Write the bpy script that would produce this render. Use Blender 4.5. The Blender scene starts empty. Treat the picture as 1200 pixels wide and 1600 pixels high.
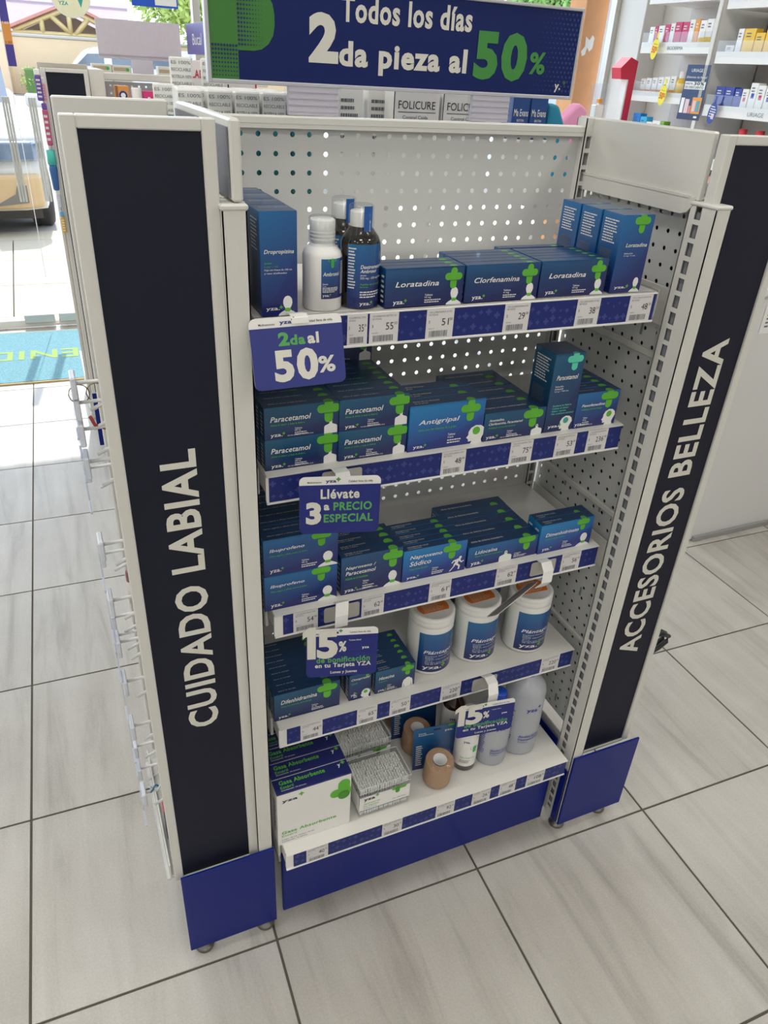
import bpy, math, random
from mathutils import Matrix, Vector
random.seed(7)
S = bpy.context.scene
COL = S.collection
PI = math.pi

# ------------------------------------------------------------------ camera
R_ = ((0.9183287, -0.3924451, 0.0515685), (-0.1607672, -0.4888654, -0.8574173), (0.3616993, 0.7791004, -0.5120315))
cam = bpy.data.cameras.new('camera')
cam.sensor_fit = 'HORIZONTAL'; cam.sensor_width = 36.0; cam.lens = 36.0 * 1157.91 / 1200.0
cam.clip_start = 0.02; cam.clip_end = 400
co = bpy.data.objects.new('camera', cam); COL.objects.link(co)
m = Matrix([[R_[0][i], -R_[1][i], -R_[2][i]] for i in range(3)]).to_4x4()
m.translation = Vector((-0.2715, -1.1293, 1.4755))
co.matrix_world = m
S.camera = co

# ------------------------------------------------------------------ light and exposure
S.view_settings.view_transform = 'Standard'; S.view_settings.look = 'None'
S.view_settings.gamma = 1.0; S.view_settings.use_curve_mapping = False
S.view_settings.exposure = 0.1
S.cycles.use_denoising = True
S.cycles.max_bounces = 8; S.cycles.transparent_max_bounces = 24
S.cycles.sample_clamp_indirect = 4.0
W = bpy.data.worlds.new('sky'); S.world = W; W.use_nodes = True
wn = W.node_tree.nodes; wl = W.node_tree.links
bg = wn['Background']
sky = wn.new('ShaderNodeTexSky'); sky.sky_type = 'HOSEK_WILKIE'; sky.turbidity = 3.0; sky.ground_albedo = 0.5
sky.sun_direction = Vector((0.10, 0.58, 0.81)).normalized()
hz = wn.new('ShaderNodeMix'); hz.data_type = 'RGBA'; hz.inputs[0].default_value = 0.5; hz.inputs[7].default_value = (0.33, 0.345, 0.37, 1)   # thin bright haze over the whole sky
wl.new(sky.outputs[0], hz.inputs[6]); wl.new(hz.outputs[2], bg.inputs[0]); bg.inputs[1].default_value = 10.0
sl = bpy.data.lights.new('sun', 'SUN'); sl.energy = 4.5; sl.angle = 0.012; sl.color = (1.0, 0.95, 0.87)
so = bpy.data.objects.new('sun', sl); COL.objects.link(so)
so.rotation_euler = Vector((-0.13, -1.0, -1.36)).to_track_quat('-Z', 'Y').to_euler()
CEIL_POWER = 10.0     # watts of each ceiling panel's own lamp

# ------------------------------------------------------------------ helpers
def lin(h):
    c = [int(h[i:i + 2], 16) / 255 for i in (0, 2, 4)]
    return tuple((x / 12.92 if x <= 0.04045 else ((x + 0.055) / 1.055) ** 2.4) for x in c) + (1.0,)

MATS = {}
def mat(name, hexc, rough=0.5, metal=0.0, bump=0.0, scale=60.0, var=0.06, coat=0.0, alpha=None, emit=None, spec=0.5):
    if name in MATS: return MATS[name]
    M = bpy.data.materials.new(name); M.use_nodes = True; MATS[name] = M
    nt = M.node_tree; N = nt.nodes; L = nt.links
    b = N['Principled BSDF']
    b.inputs['Roughness'].default_value = rough; b.inputs['Metallic'].default_value = metal
    b.inputs['Coat Weight'].default_value = coat
    b.inputs['Specular IOR Level'].default_value = spec
    tc = N.new('ShaderNodeTexCoord'); nz = N.new('ShaderNodeTexNoise'); nz.inputs['Scale'].default_value = scale
    nz.inputs['Detail'].default_value = 3
    L.new(tc.outputs['Object'], nz.inputs['Vector'])
    mx = N.new('ShaderNodeMix'); mx.data_type = 'RGBA'
    c = lin(hexc)
    mx.inputs[6].default_value = tuple(x * (1 - var) for x in c[:3]) + (1,)
    mx.inputs[7].default_value = tuple(min(1, x * (1 + var)) for x in c[:3]) + (1,)
    L.new(nz.outputs['Fac'], mx.inputs[0]); L.new(mx.outputs[2], b.inputs['Base Color'])
    if bump:
        bp = N.new('ShaderNodeBump'); bp.inputs['Strength'].default_value = bump; bp.inputs['Distance'].default_value = 0.002
        L.new(nz.outputs['Fac'], bp.inputs['Height']); L.new(bp.outputs[0], b.inputs['Normal'])
    if alpha is not None: b.inputs['Alpha'].default_value = alpha
    if emit: b.inputs['Emission Color'].default_value = c; b.inputs['Emission Strength'].default_value = emit
    return M

def glassy(name, hexc, mix=0.12, rough=0.05):
    """thin clear sheet: mostly transparent, with a glossy reflection"""
    if name in MATS: return MATS[name]
    M = bpy.data.materials.new(name); M.use_nodes = True; MATS[name] = M
    nt = M.node_tree; N = nt.nodes; L = nt.links
    for n in list(N):
        if n.type == 'BSDF_PRINCIPLED': N.remove(n)
    out = [n for n in N if n.type == 'OUTPUT_MATERIAL'][0]
    t = N.new('ShaderNodeBsdfTransparent'); t.inputs[0].default_value = lin(hexc)
    g = N.new('ShaderNodeBsdfGlossy'); g.inputs['Roughness'].default_value = rough
    lw = N.new('ShaderNodeLayerWeight'); lw.inputs[0].default_value = 0.35
    mu = N.new('ShaderNodeMath'); mu.operation = 'MULTIPLY_ADD'; mu.inputs[1].default_value = mix; mu.inputs[2].default_value = mix * 0.15
    mx = N.new('ShaderNodeMixShader'); L.new(lw.outputs['Facing'], mu.inputs[0]); L.new(mu.outputs[0], mx.inputs[0])
    L.new(t.outputs[0], mx.inputs[1]); L.new(g.outputs[0], mx.inputs[2]); L.new(mx.outputs[0], out.inputs[0])
    return M

def milky(name, hexc, a=0.55):
    """cloudy translucent plastic"""
    if name in MATS: return MATS[name]
    M = bpy.data.materials.new(name); M.use_nodes = True; MATS[name] = M
    b = M.node_tree.nodes['Principled BSDF']
    b.inputs['Base Color'].default_value = lin(hexc); b.inputs['Roughness'].default_value = 0.25
    b.inputs['Alpha'].default_value = a
    return M

def print_mat(name, top, mid, bot, wave=True):
    """printed carton: a blue blend with a lighter sweep, in the carton's own coordinates"""
    if name in MATS: return MATS[name]
    M = bpy.data.materials.new(name); M.use_nodes = True; MATS[name] = M
    nt = M.node_tree; N = nt.nodes; L = nt.links; b = N['Principled BSDF']
    b.inputs['Roughness'].default_value = 0.32; b.inputs['Coat Weight'].default_value = 0.25
    tc = N.new('ShaderNodeTexCoord'); sp = N.new('ShaderNodeSeparateXYZ'); L.new(tc.outputs['Generated'], sp.inputs[0])
    m1 = N.new('ShaderNodeMath'); m1.operation = 'MULTIPLY'; m1.inputs[1].default_value = -0.28; L.new(sp.outputs[0], m1.inputs[0])
    m2 = N.new('ShaderNodeMath'); m2.operation = 'ADD'; L.new(m1.outputs[0], m2.inputs[0]); L.new(sp.outputs[2], m2.inputs[1])
    cr = N.new('ShaderNodeValToRGB'); e = cr.color_ramp.elements
    e[0].position = 0.0; e[0].color = lin(bot); e[1].position = 1.0; e[1].color = lin(top)
    k = cr.color_ramp.elements.new(0.55); k.color = lin(mid)
    L.new(m2.outputs[0], cr.inputs[0])
    # soft curved sweep across the print
    a = N.new('ShaderNodeMath'); a.operation = 'SUBTRACT'; a.inputs[1].default_value = 0.15; L.new(sp.outputs[0], a.inputs[0])
    q = N.new('ShaderNodeMath'); q.operation = 'POWER'; q.inputs[1].default_value = 2.0; L.new(a.outputs[0], q.inputs[0])
    r = N.new('ShaderNodeMath'); r.operation = 'MULTIPLY_ADD'; r.inputs[1].default_value = 0.75; r.inputs[2].default_value = 0.16; L.new(q.outputs[0], r.inputs[0])
    g = N.new('ShaderNodeMath'); g.operation = 'LESS_THAN'; L.new(sp.outputs[2], g.inputs[0]); L.new(r.outputs[0], g.inputs[1])
    mx = N.new('ShaderNodeMix'); mx.data_type = 'RGBA'; mx.blend_type = 'MULTIPLY'
    sc = N.new('ShaderNodeMath'); sc.operation = 'MULTIPLY'; sc.inputs[1].default_value = 0.45 if wave else 0.0; L.new(g.outputs[0], sc.inputs[0])
    L.new(sc.outputs[0], mx.inputs[0]); L.new(cr.outputs[0], mx.inputs[6]); mx.inputs[7].default_value = (0.55, 0.5, 0.75, 1)
    L.new(mx.outputs[2], b.inputs['Base Color'])
    return M

# palette
white_steel = mat('white_painted_steel', 'd9d8d2', 0.38, 0, 0.02, 200, 0.015)
grey_steel = mat('inside_grey_steel', 'cfd0ce', 0.42, 0, 0.02, 200, 0.015)
black_panel = mat('black_panel', '14172a', 0.55, 0, 0.02, 90, 0.05, spec=0.3)
blue_plate = mat('navy_plate', '0c2078', 0.32, 0, 0.01, 30, 0.03, spec=0.25)
letter_white = mat('letter_white', 'dcdad0', 0.55, var=0.02)
ink_white = mat('ink_white', 'eeeeec', 0.5, var=0.02)
ink_black = mat('ink_black', '22242c', 0.6, var=0.02)
ink_grey = mat('ink_grey', '6a6c72', 0.6, var=0.02)
ink_green = mat('ink_green', '3fae49', 0.5, var=0.03)
ink_lime = mat('ink_lime', '60b634', 0.45, var=0.03)
ink_lime2 = mat('ink_lime_overlap', '47902a', 0.45, var=0.03)
ink_mint = mat('ink_mint', '5fd6b4', 0.45, var=0.03)
ink_mint2 = mat('ink_mint_overlap', '3fae98', 0.45, var=0.03)
ink_navy = mat('ink_navy', '24307c', 0.45, var=0.04)
sign_navy = mat('sign_navy', '142478', 0.45, var=0.03)
sign_green = mat('sign_green', '4a9a3c', 0.4, var=0.03)
sign_green_text = mat('sign_green_text', '57a558', 0.5, var=0.03)
rail_blue = mat('rail_blue', '1f2c74', 0.4, var=0.08, scale=120, spec=0.3)
rail_plus = mat('rail_plus', '38438a', 0.3, var=0.05)
tag_white = mat('tag_paper', 'dedcdc', 0.7, var=0.02)
sticker_grey = mat('sticker_grey', 'b9b5ae', 0.5, var=0.03)
shelf_white = mat('shelf_white', 'e4e2dc', 0.4, 0, 0.02, 150, 0.02)
plastic_white = mat('white_plastic', 'ecebe8', 0.3, var=0.02)
navy_label = print_mat('bottle_label_blue', '1e6aa0', '1b4e8c', '1c2a66')
p_blue = print_mat('carton_blue', '1a6fae', '17538f', '1d2a72')
p_dark = print_mat('carton_dark_blue', '19588a', '18406f', '1a2562')
p_bright = print_mat('carton_bright_blue', '1d86c4', '1a6cb0', '1f3384')
p_teal = print_mat('carton_teal_blue', '0f5c82', '124a72', '172a60')
carton_top = mat('carton_top_blue', '1b3c66', 0.3, var=0.06, coat=0.2)
carton_edge = mat('carton_board', '9aa3b0', 0.7)
clear_sheet = glassy('clear_plastic', 'fbfcfd', 0.14)

class MB:
    def __init__(s): s.v = []; s.f = []; s.i = []; s.mats = []; s.sm = []
    def mi(s, M):
        if M not in s.mats: s.mats.append(M)
        return s.mats.index(M)
    def add(s, vs, fs, M, T=None, smooth=False):
        b = len(s.v); k = s.mi(M)
        if T is not None: vs = [T @ Vector(p) for p in vs]
        s.v += [tuple(p) for p in vs]
        for f in fs:
            s.f.append([b + j for j in f]); s.i.append(k); s.sm.append(smooth)
        return s
    def box(s, x0, x1, y0, y1, z0, z1, M, c=0.0, T=None):
        if c <= 0:
            vs = [(x, y, z) for z in (z0, z1) for y in (y0, y1) for x in (x0, x1)]
            fs = [(0, 2, 3, 1), (4, 5, 7, 6), (0, 1, 5, 4), (2, 6, 7, 3), (0, 4, 6, 2), (1, 3, 7, 5)]
            return s.add(vs, fs, M, T)
        vs = []; X = (x0, x1); Y = (y0, y1); Z = (z0, z1)
        for a in range(8):   # corner -> three vertices, each on one face
            i, j, k = a & 1, (a >> 1) & 1, (a >> 2) & 1
            dx, dy, dz = (c if i == 0 else -c), (c if j == 0 else -c), (c if k == 0 else -c)
            vs += [(X[i], Y[j] + dy, Z[k] + dz), (X[i] + dx, Y[j], Z[k] + dz), (X[i] + dx, Y[j] + dy, Z[k])]
        V = lambda a, t: a * 3 + t
        fs = [[V(0, 0), V(4, 0), V(6, 0), V(2, 0)], [V(1, 0), V(3, 0), V(7, 0), V(5, 0)],
              [V(0, 1), V(1, 1), V(5, 1), V(4, 1)], [V(2, 1), V(6, 1), V(7, 1), V(3, 1)],
              [V(0, 2), V(2, 2), V(3, 2), V(1, 2)], [V(4, 2), V(5, 2), V(7, 2), V(6, 2)]]
        for a, b in ((0, 1), (2, 3), (4, 5), (6, 7)): fs.append([V(a, 1), V(a, 2), V(b, 2), V(b, 1)])
        for a, b in ((0, 2), (1, 3), (4, 6), (5, 7)): fs.append([V(a, 0), V(a, 2), V(b, 2), V(b, 0)])
        for a, b in ((0, 4), (1, 5), (2, 6), (3, 7)): fs.append([V(a, 0), V(a, 1), V(b, 1), V(b, 0)])
        for a in range(8): fs.append([V(a, 0), V(a, 1), V(a, 2)])
        cx, cy, cz = (x0 + x1) / 2, (y0 + y1) / 2, (z0 + z1) / 2
        out = []
        for f in fs:
            p = [Vector(vs[q]) for q in f]; n = (p[1] - p[0]).cross(p[2] - p[0])
            mid = sum(p, Vector()) / len(p) - Vector((cx, cy, cz))
            out.append(f if n.dot(mid) > 0 else f[::-1])
        return s.add(vs, out, M, T)
    def prism(s, pts, h0, h1, M, T=None, smooth=False):
        """outline in x,y extruded along z"""
        n = len(pts)
        vs = [(x, y, h0) for x, y in pts] + [(x, y, h1) for x, y in pts]
        fs = [list(range(n))[::-1], list(range(n, 2 * n))] + [[i, (i + 1) % n, n + (i + 1) % n, n + i] for i in range(n)]
        return s.add(vs, fs, M, T, smooth)
    def poly(s, pts, M, T): return s.add([(x, y, 0) for x, y in pts], [list(range(len(pts)))], M, T)
    def lathe(s, prof, M, n=24, T=None, a0=0.0, a1=2 * PI, smooth=True, off=0.0):
        full = abs(a1 - a0 - 2 * PI) < 1e-6; k = n if full else n + 1
        vs = []
        for r, z in prof:
            for j in range(k):
                a = a0 + (a1 - a0) * j / n
                vs.append(((r + off) * math.cos(a), (r + off) * math.sin(a), z))
        fs = []
        for i in range(len(prof) - 1):
            for j in range(n if full else n):
                j2 = (j + 1) % k
                fs.append([i * k + j, i * k + j2, (i + 1) * k + j2, (i + 1) * k + j])
        return s.add(vs, fs, M, T, smooth)
    def tube(s, pts, r, M, n=8):
        P = [Vector(p) for p in pts]; vs = []
        for i, p in enumerate(P):
            d = (P[min(i + 1, len(P) - 1)] - P[max(i - 1, 0)]).normalized()
            u = d.cross(Vector((0, 0, 1)) if abs(d.z) < 0.9 else Vector((1, 0, 0))).normalized(); w = d.cross(u)
            for j in range(n):
                a = 2 * PI * j / n; vs.append(p + u * (r * math.cos(a)) + w * (r * math.sin(a)))
        fs = [[i * n + j, i * n + (j + 1) % n, (i + 1) * n + (j + 1) % n, (i + 1) * n + j] for i in range(len(P) - 1) for j in range(n)]
        fs += [list(range(n))[::-1], list(range((len(P) - 1) * n, len(P) * n))]
        return s.add(vs, fs, M, None, True)
    def mesh(s, name):
        me = bpy.data.meshes.new(name); me.from_pydata(s.v, [], s.f)
        for M in s.mats: me.materials.append(M)
        me.polygons.foreach_set('material_index', s.i); me.polygons.foreach_set('use_smooth', s.sm)
        me.update(); return me
    def build(s, name, parent=None, loc=(0, 0, 0), rot=(0, 0, 0)): return link(name, s.mesh(name), parent, loc, rot)

def link(name, me, parent=None, loc=(0, 0, 0), rot=(0, 0, 0)):
    o = bpy.data.objects.new(name, me); COL.objects.link(o); o.location = loc; o.rotation_euler = rot
    if parent: o.parent = parent
    return o
def tag(o, label, cat, group=None, kind=None):
    o['label'] = label; o['category'] = cat
    if group: o['group'] = group
    if kind: o['kind'] = kind
    return o
def thing(name, label, cat, loc=(0, 0, 0), rot=(0, 0, 0), group=None):
    o = bpy.data.objects.new(name, None); COL.objects.link(o); o.location = loc; o.rotation_euler = rot
    o.empty_display_size = 0.05
    return tag(o, label, cat, group)
def struct(o): o['kind'] = 'structure'; return o
def copy_tree(o, loc=None, parent=None, label=None, rot=None):
    c = o.copy(); COL.objects.link(c)
    if parent is not None: c.parent = parent
    if loc is not None: c.location = loc
    if rot is not None: c.rotation_euler = rot
    if label: c['label'] = label
    for ch in KIDS.get(o.name, []): copy_tree(ch, None, c)
    return c
KIDS = {}
def kids(o): KIDS[o.name] = [x for x in bpy.data.objects if x.parent == o]; return o
def deep_kids(o):
    for x in bpy.data.objects:
        if x.parent == o or (x.parent and x.parent.parent == o): kids(x)
    return kids(o)

# ---- flat lettering: glyph outlines filled once per string and fitted into a rectangle
GL = {}
def glyphs(text, bold=0.0, slant=0.0):
    k = (text, bold, slant)
    if k in GL: return GL[k]
    cu = bpy.data.curves.new('lettering', 'FONT'); cu.body = text; cu.resolution_u = 3
    cu.offset = bold; cu.shear = slant; cu.space_character = 1.0 + bold * 3.0; cu.fill_mode = 'FRONT' if hasattr(cu, 'fill_mode') else cu.fill_mode
    ob = bpy.data.objects.new('lettering', cu); COL.objects.link(ob)
    bpy.context.view_layer.update()
    me = ob.to_mesh()
    vs = [tuple(v.co) for v in me.vertices]; fs = [list(p.vertices) for p in me.polygons]
    ob.to_mesh_clear(); bpy.data.objects.remove(ob); bpy.data.curves.remove(cu)
    x0 = min(v[0] for v in vs); x1 = max(v[0] for v in vs); y0 = min(v[1] for v in vs); y1 = max(v[1] for v in vs)
    GL[k] = ([((v[0] - x0) / (x1 - x0), (v[1] - y0) / (y1 - y0)) for v in vs], fs, (x1 - x0) / (y1 - y0))
    return GL[k]

FR = lambda org, u, v: Matrix(((u[0], v[0], Vector(u).cross(Vector(v))[0], org[0]), (u[1], v[1], Vector(u).cross(Vector(v))[1], org[1]),
                               (u[2], v[2], Vector(u).cross(Vector(v))[2], org[2]), (0, 0, 0, 1)))
class Face:
    """a flat face of size w x h with its own u,v axes; print goes onto it with normalised coordinates"""
    def __init__(s, mb, org, u, v, w, h, eps=0.00025):
        s.mb, s.w, s.h, s.eps = mb, w, h, eps; s.T = FR(org, u, v)
    def put(s, pts, M, lay=1, faces=None):
        e = s.eps * lay
        s.mb.add([(x, y, e) for x, y in pts], faces or [list(range(len(pts)))], M, s.T)
    def text(s, t, u0, u1, v0, v1, M, bold=0.0, slant=0.0, lay=2):
        g, fs, asp = glyphs(t, bold, slant)
        s.put([((u0 + (u1 - u0) * x) * s.w, (v0 + (v1 - v0) * y) * s.h) for x, y in g], M, lay, fs)
    def rect(s, u0, u1, v0, v1, M, lay=1): s.put([(u0 * s.w, v0 * s.h), (u1 * s.w, v0 * s.h), (u1 * s.w, v1 * s.h), (u0 * s.w, v1 * s.h)], M, lay)
    def pill(s, cx, cy, hw, hh, M, lay=1, half=None):
        """rounded bar in metres, centred at normalised cx,cy; half='b' keeps the lower half, 't' the upper"""
        r = min(hw, hh); X, Y = cx * s.w, cy * s.h; pts = []
        for q, (sx, sy) in enumerate(((1, 1), (-1, 1), (-1, -1), (1, -1))):
            for k in range(5):
                a = q * PI / 2 + k * PI / 8
                pts.append((X + sx * (hw - r) + r * math.cos(a), Y + sy * (hh - r) + r * math.sin(a)))
        if half == 'b': pts = [(x, min(y, s.h)) for x, y in pts]
        if half == 't': pts = [(x, max(y, 0)) for x, y in pts]
        pts = [(min(max(x, 0.0), s.w), y) for x, y in pts]
        s.put(pts, M, lay)
    def plus(s, u, v, a, M, M2=None, ratio=0.37):
        """overlapping pharmacy cross; a = arm half length in metres"""
        t = a * ratio
        s.pill(u, v, a, t, M, 1, 'b'); s.pill(u, v - (0.16 * a) / s.h, t, a * 1.08, M, 2, 'b'); s.put([(u * s.w - t, v * s.h - t * 1.25), (u * s.w + t, v * s.h - t * 1.25), (u * s.w + t, v * s.h - t * 0.9), (u * s.w - t, v * s.h - t * 0.9)], M2 or M, 3)
    def lines(s, u0, u1, v0, v1, n, M, lay=2, ragged=True):
        """rows of unreadably small print, word by word"""
        hh = (v1 - v0) / n * 0.45; rnd = random.Random(n * 17 + int(u0 * 91))
        for i in range(n):
            v = v1 - (i + 0.75) * (v1 - v0) / n; u = u0; end = u1 - (rnd.random() * 0.3 * (u1 - u0) if ragged else 0)
            while u < end:
                wl_ = (0.06 + rnd.random() * 0.12) * (u1 - u0)
                s.rect(u, min(u + wl_, end), v, v + hh, M, lay); u += wl_ + 0.025 * (u1 - u0)

def shape_bust(kind):
    if kind == 'neck':   # frontal bust: oval head, neck and shoulders
        P = [(0, 0), (0.06, 0.1), (0.2, 0.2), (0.34, 0.27), (0.38, 0.36), (0.3, 0.5), (0.26, 0.66), (0.29, 0.84), (0.38, 0.96), (0.5, 1.0)]
        return P + [(1 - x, y) for x, y in P[-2::-1]]
    if kind == 'torso':  # small head on a broad body
        P = [(0, 0), (0, 0.45), (0.06, 0.56), (0.3, 0.64), (0.4, 0.7), (0.38, 0.85), (0.42, 0.97), (0.5, 1.0)]
        return P + [(1 - x, y) for x, y in P[-2::-1]]
    if kind == 'profile':  # head in profile facing left
        return [(0.25, 0), (0.3, 0.16), (0.12, 0.14), (0.1, 0.28), (0.0, 0.36), (0.1, 0.5), (0.1, 0.68), (0.22, 0.88), (0.45, 1.0), (0.72, 0.97),
                (0.92, 0.82), (0.98, 0.6), (0.86, 0.36), (0.8, 0.2), (0.86, 0.0)]
    if kind == 'back':   # headless torso
        return [(0, 0), (0.04, 0.5), (0.12, 0.78), (0.3, 0.9), (0.38, 1.0), (0.62, 1.0), (0.7, 0.9), (0.88, 0.78), (0.96, 0.5), (1, 0), (0.86, 0), (0.84, 0.5), (0.8, 0.0),
                (0.2, 0), (0.16, 0.5), (0.14, 0)]
    if kind == 'run':
        return [(0.0, 0.0), (0.1, 0.02), (0.35, 0.3), (0.42, 0.42), (0.62, 0.28), (0.6, 0.05), (0.7, 0.05), (0.74, 0.32), (0.55, 0.5), (0.62, 0.66),
                (0.8, 0.5), (0.98, 0.6), (0.95, 0.66), (0.8, 0.6), (0.72, 0.76), (0.76, 0.84), (0.8, 0.95), (0.72, 1.0), (0.62, 0.96), (0.62, 0.86), (0.45, 0.8), (0.25, 0.76),
                (0.12, 0.58), (0.2, 0.56), (0.3, 0.68), (0.4, 0.66), (0.3, 0.46), (0.28, 0.32)]
def bust(F, kind, u0, u1, v0, v1, accent=ink_lime):
    P = shape_bust(kind)
    F.put([((u0 + (u1 - u0) * x) * F.w, (v0 + (v1 - v0) * y) * F.h) for x, y in P], ink_white, 1)
    um = (u0 + u1) / 2; vh = v1 - v0; uw = u1 - u0
    if kind == 'neck': F.pill(um, v0 + 0.3 * vh, uw * F.w * 0.16, vh * F.h * 0.09, accent, 2)
    if kind == 'torso': F.pill(um, v0 + 0.86 * vh, uw * F.w * 0.06, uw * F.w * 0.06, accent, 2)
    if kind == 'profile': F.pill(um, v0 + 0.7 * vh, uw * F.w * 0.2, uw * F.w * 0.2, accent, 2)

def logo(F, u0, u1, v0, v1, M=ink_white, G=ink_lime):
    F.text('yza.', u0, u0 + (u1 - u0) * 0.84, v0, v0 + (v1 - v0) * 0.78, M, 0.018)
    a = (u1 - u0) * 0.11 * F.w; u = u0 + (u1 - u0) * 0.92; v = v0 + (v1 - v0) * 0.85
    F.pill(u, v, a, a * 0.3, G, 2); F.pill(u, v, a * 0.3, a, G, 3)

def carton(w, d, h, body, draw, topM=None, top=None, side=None):
    """a folding carton with its printed faces, origin at the bottom of the front left corner"""
    mb = MB(); mb.box(0, w, 0, d, 0, h, body, 0.0006)
    if topM: Face(mb, (0, 0, h), (1, 0, 0), (0, 1, 0), w, d).rect(0.004, 0.996, 0.01, 0.99, topM, 0.4)
    # tuck flap seam along the top front edge
    mb.box(0.001, w - 0.001, 0.0, 0.0004, h - 0.0012, h + 0.0003, body)
    F = Face(mb, (0, 0, 0), (1, 0, 0), (0, 0, 1), w, h)
    T = Face(mb, (0, 0, h), (1, 0, 0), (0, 1, 0), w, d)
    L = Face(mb, (0, d, 0), (0, -1, 0), (0, 0, 1), d, h)
    draw(F)
    if top: top(T)
    (side or (lambda q: (q.lines(0.2, 0.8, 0.1, 0.85, 6, ink_white))))(L)
    return mb.mesh('carton')

ORD = ['frontmost', 'second from the front', 'third from the front', 'fourth from the front', 'fifth from the front', 'sixth from the front',
       'seventh from the front', 'eighth from the front', 'ninth from the front', 'tenth from the front', 'eleventh from the front']
def row(me, what, where, group, x, y, z, d, n, cat='medicine box', name='medicine_carton', start=0, jig=0.0006, dx=0.0):
    for k in range(n):
        o = link(name, me, None, (x + dx * k + random.uniform(-jig, jig), y + d * k, z), (0, 0, random.uniform(-0.006, 0.006)))
        tag(o, f"{what}, {ORD[min(k + start, 10)]} {where}", cat, group)

# ================================================================== THE ROOM
def floor_mat():
    M = bpy.data.materials.new('stone_tile'); M.use_nodes = True; nt = M.node_tree; N = nt.nodes; L = nt.links; b = N['Principled BSDF']
    g = N.new('ShaderNodeNewGeometry'); oi = N.new('ShaderNodeObjectInfo')
    mp = N.new('ShaderNodeMapping'); mp.inputs['Rotation'].default_value = (0, 0, 0.1); mp.inputs['Scale'].default_value = (10, 0.9, 1)
    ad = N.new('ShaderNodeVectorMath'); ad.operation = 'ADD'
    cx = N.new('ShaderNodeCombineXYZ'); mu = N.new('ShaderNodeMath'); mu.operation = 'MULTIPLY'; mu.inputs[1].default_value = 40
    L.new(oi.outputs['Random'], mu.inputs[0]); L.new(mu.outputs[0], cx.inputs[0]); L.new(mu.outputs[0], cx.inputs[2])
    L.new(g.outputs['Position'], ad.inputs[0]); L.new(cx.outputs[0], ad.inputs[1]); L.new(ad.outputs[0], mp.inputs[0])
    n1 = N.new('ShaderNodeTexNoise'); n1.inputs['Scale'].default_value = 1.6; n1.inputs['Detail'].default_value = 7; n1.inputs['Roughness'].default_value = 0.62
    n1.inputs['Distortion'].default_value = 0.7
    L.new(mp.outputs[0], n1.inputs['Vector'])
    n2 = N.new('ShaderNodeTexNoise'); n2.inputs['Scale'].default_value = 5; n2.inputs['Detail'].default_value = 4; L.new(ad.outputs[0], n2.inputs['Vector'])
    n3 = N.new('ShaderNodeTexNoise'); n3.inputs['Scale'].default_value = 260; n3.inputs['Detail'].default_value = 2; L.new(g.outputs['Position'], n3.inputs['Vector'])
    cr = N.new('ShaderNodeValToRGB'); e = cr.color_ramp.elements
    e[0].position = 0.28; e[0].color = lin('a19c94'); e[1].position = 0.72; e[1].color = lin('c3bfb8'); k = e.new(0.47); k.color = lin('b8b4ac')
    L.new(n1.outputs['Fac'], cr.inputs[0])
    mx = N.new('ShaderNodeMix'); mx.data_type = 'RGBA'; mx.blend_type = 'SOFT_LIGHT'; mx.inputs[0].default_value = 0.35
    L.new(cr.outputs[0], mx.inputs[6]); L.new(n2.outputs['Fac'], mx.inputs[7])
    m3 = N.new('ShaderNodeMix'); m3.data_type = 'RGBA'; m3.blend_type = 'SOFT_LIGHT'; m3.inputs[0].default_value = 0.3
    L.new(mx.outputs[2], m3.inputs[6]); L.new(n3.outputs['Fac'], m3.inputs[7])
    L.new(m3.outputs[2], b.inputs['Base Color']); b.inputs['Roughness'].default_value = 0.42
    bp = N.new('ShaderNodeBump'); bp.inputs['Strength'].default_value = 0.12; bp.inputs['Distance'].default_value = 0.001
    L.new(n3.outputs['Fac'], bp.inputs['Height']); L.new(bp.outputs[0], b.inputs['Normal'])
    return M
tile_m = floor_mat(); grout_m = mat('grout', '5f5a52', 0.9, bump=0.2, scale=400)
wall_m = mat('painted_wall', 'dedcd6', 0.8, bump=0.02, scale=40, var=0.02)
ceil_m = mat('painted_ceiling', 'dededb', 0.9, bump=0.02, scale=40, var=0.02)

mb = MB(); mb.box(-4.6, 4.2, -5.2, 3.86, -0.06, -0.003, grout_m); floor = struct(mb.build('floor'))
PT = 0.444; TA = math.radians(-1.36); ox, oy = 0.371, -0.334
tm = MB(); tm.box(0.0024, PT - 0.0024, 0.0024, PT - 0.0024, -0.0031, 0.0, tile_m, 0.0008); tme = tm.mesh('tile')
rest = MB()
for i in range(-11, 9):
    for j in range(-11, 10):
        x = ox + math.cos(TA) * i * PT - math.sin(TA) * j * PT; y = oy + math.sin(TA) * i * PT + math.cos(TA) * j * PT
        if x < -4.5 or x > 3.7 or y < -5.1 or y > 3.42: continue
        if -2.0 < x < 3.2 and -1.8 < y: link('tile', tme, floor, (x, y, 0), (0, 0, TA))
        else: rest.box(0.002, PT - 0.002, 0.002, PT - 0.002, -0.003, 0, tile_m, 0, Matrix.Translation((x, y, 0)) @ Matrix.Rotation(TA, 4, 'Z'))
ro = rest.build('outer_tiles', floor); ro['kind'] = 'stuff'
rest = MB()
rest.box(-4.6, 4.2, 3.60, 3.86, -0.003, 0, tile_m); struct(rest.build('trim_1'))

mb = MB(); mb.box(-4.6, 4.2, -5.2, 3.95, 3.0, 3.1, ceil_m); ceiling = struct(mb.build('ceiling'))
for nm, bx in (('wall_left', (-4.7, -4.6, -5.2, 3.95, 0, 3.0)), ('wall_right', (3.72, 3.85, -5.2, 3.95, 0, 3.0)), ('wall_rear', (-4.6, 3.72, -5.3, -5.2, 0, 3.0))):
    mb = MB(); mb.box(*bx, wall_m); struct(mb.build(nm))
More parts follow.
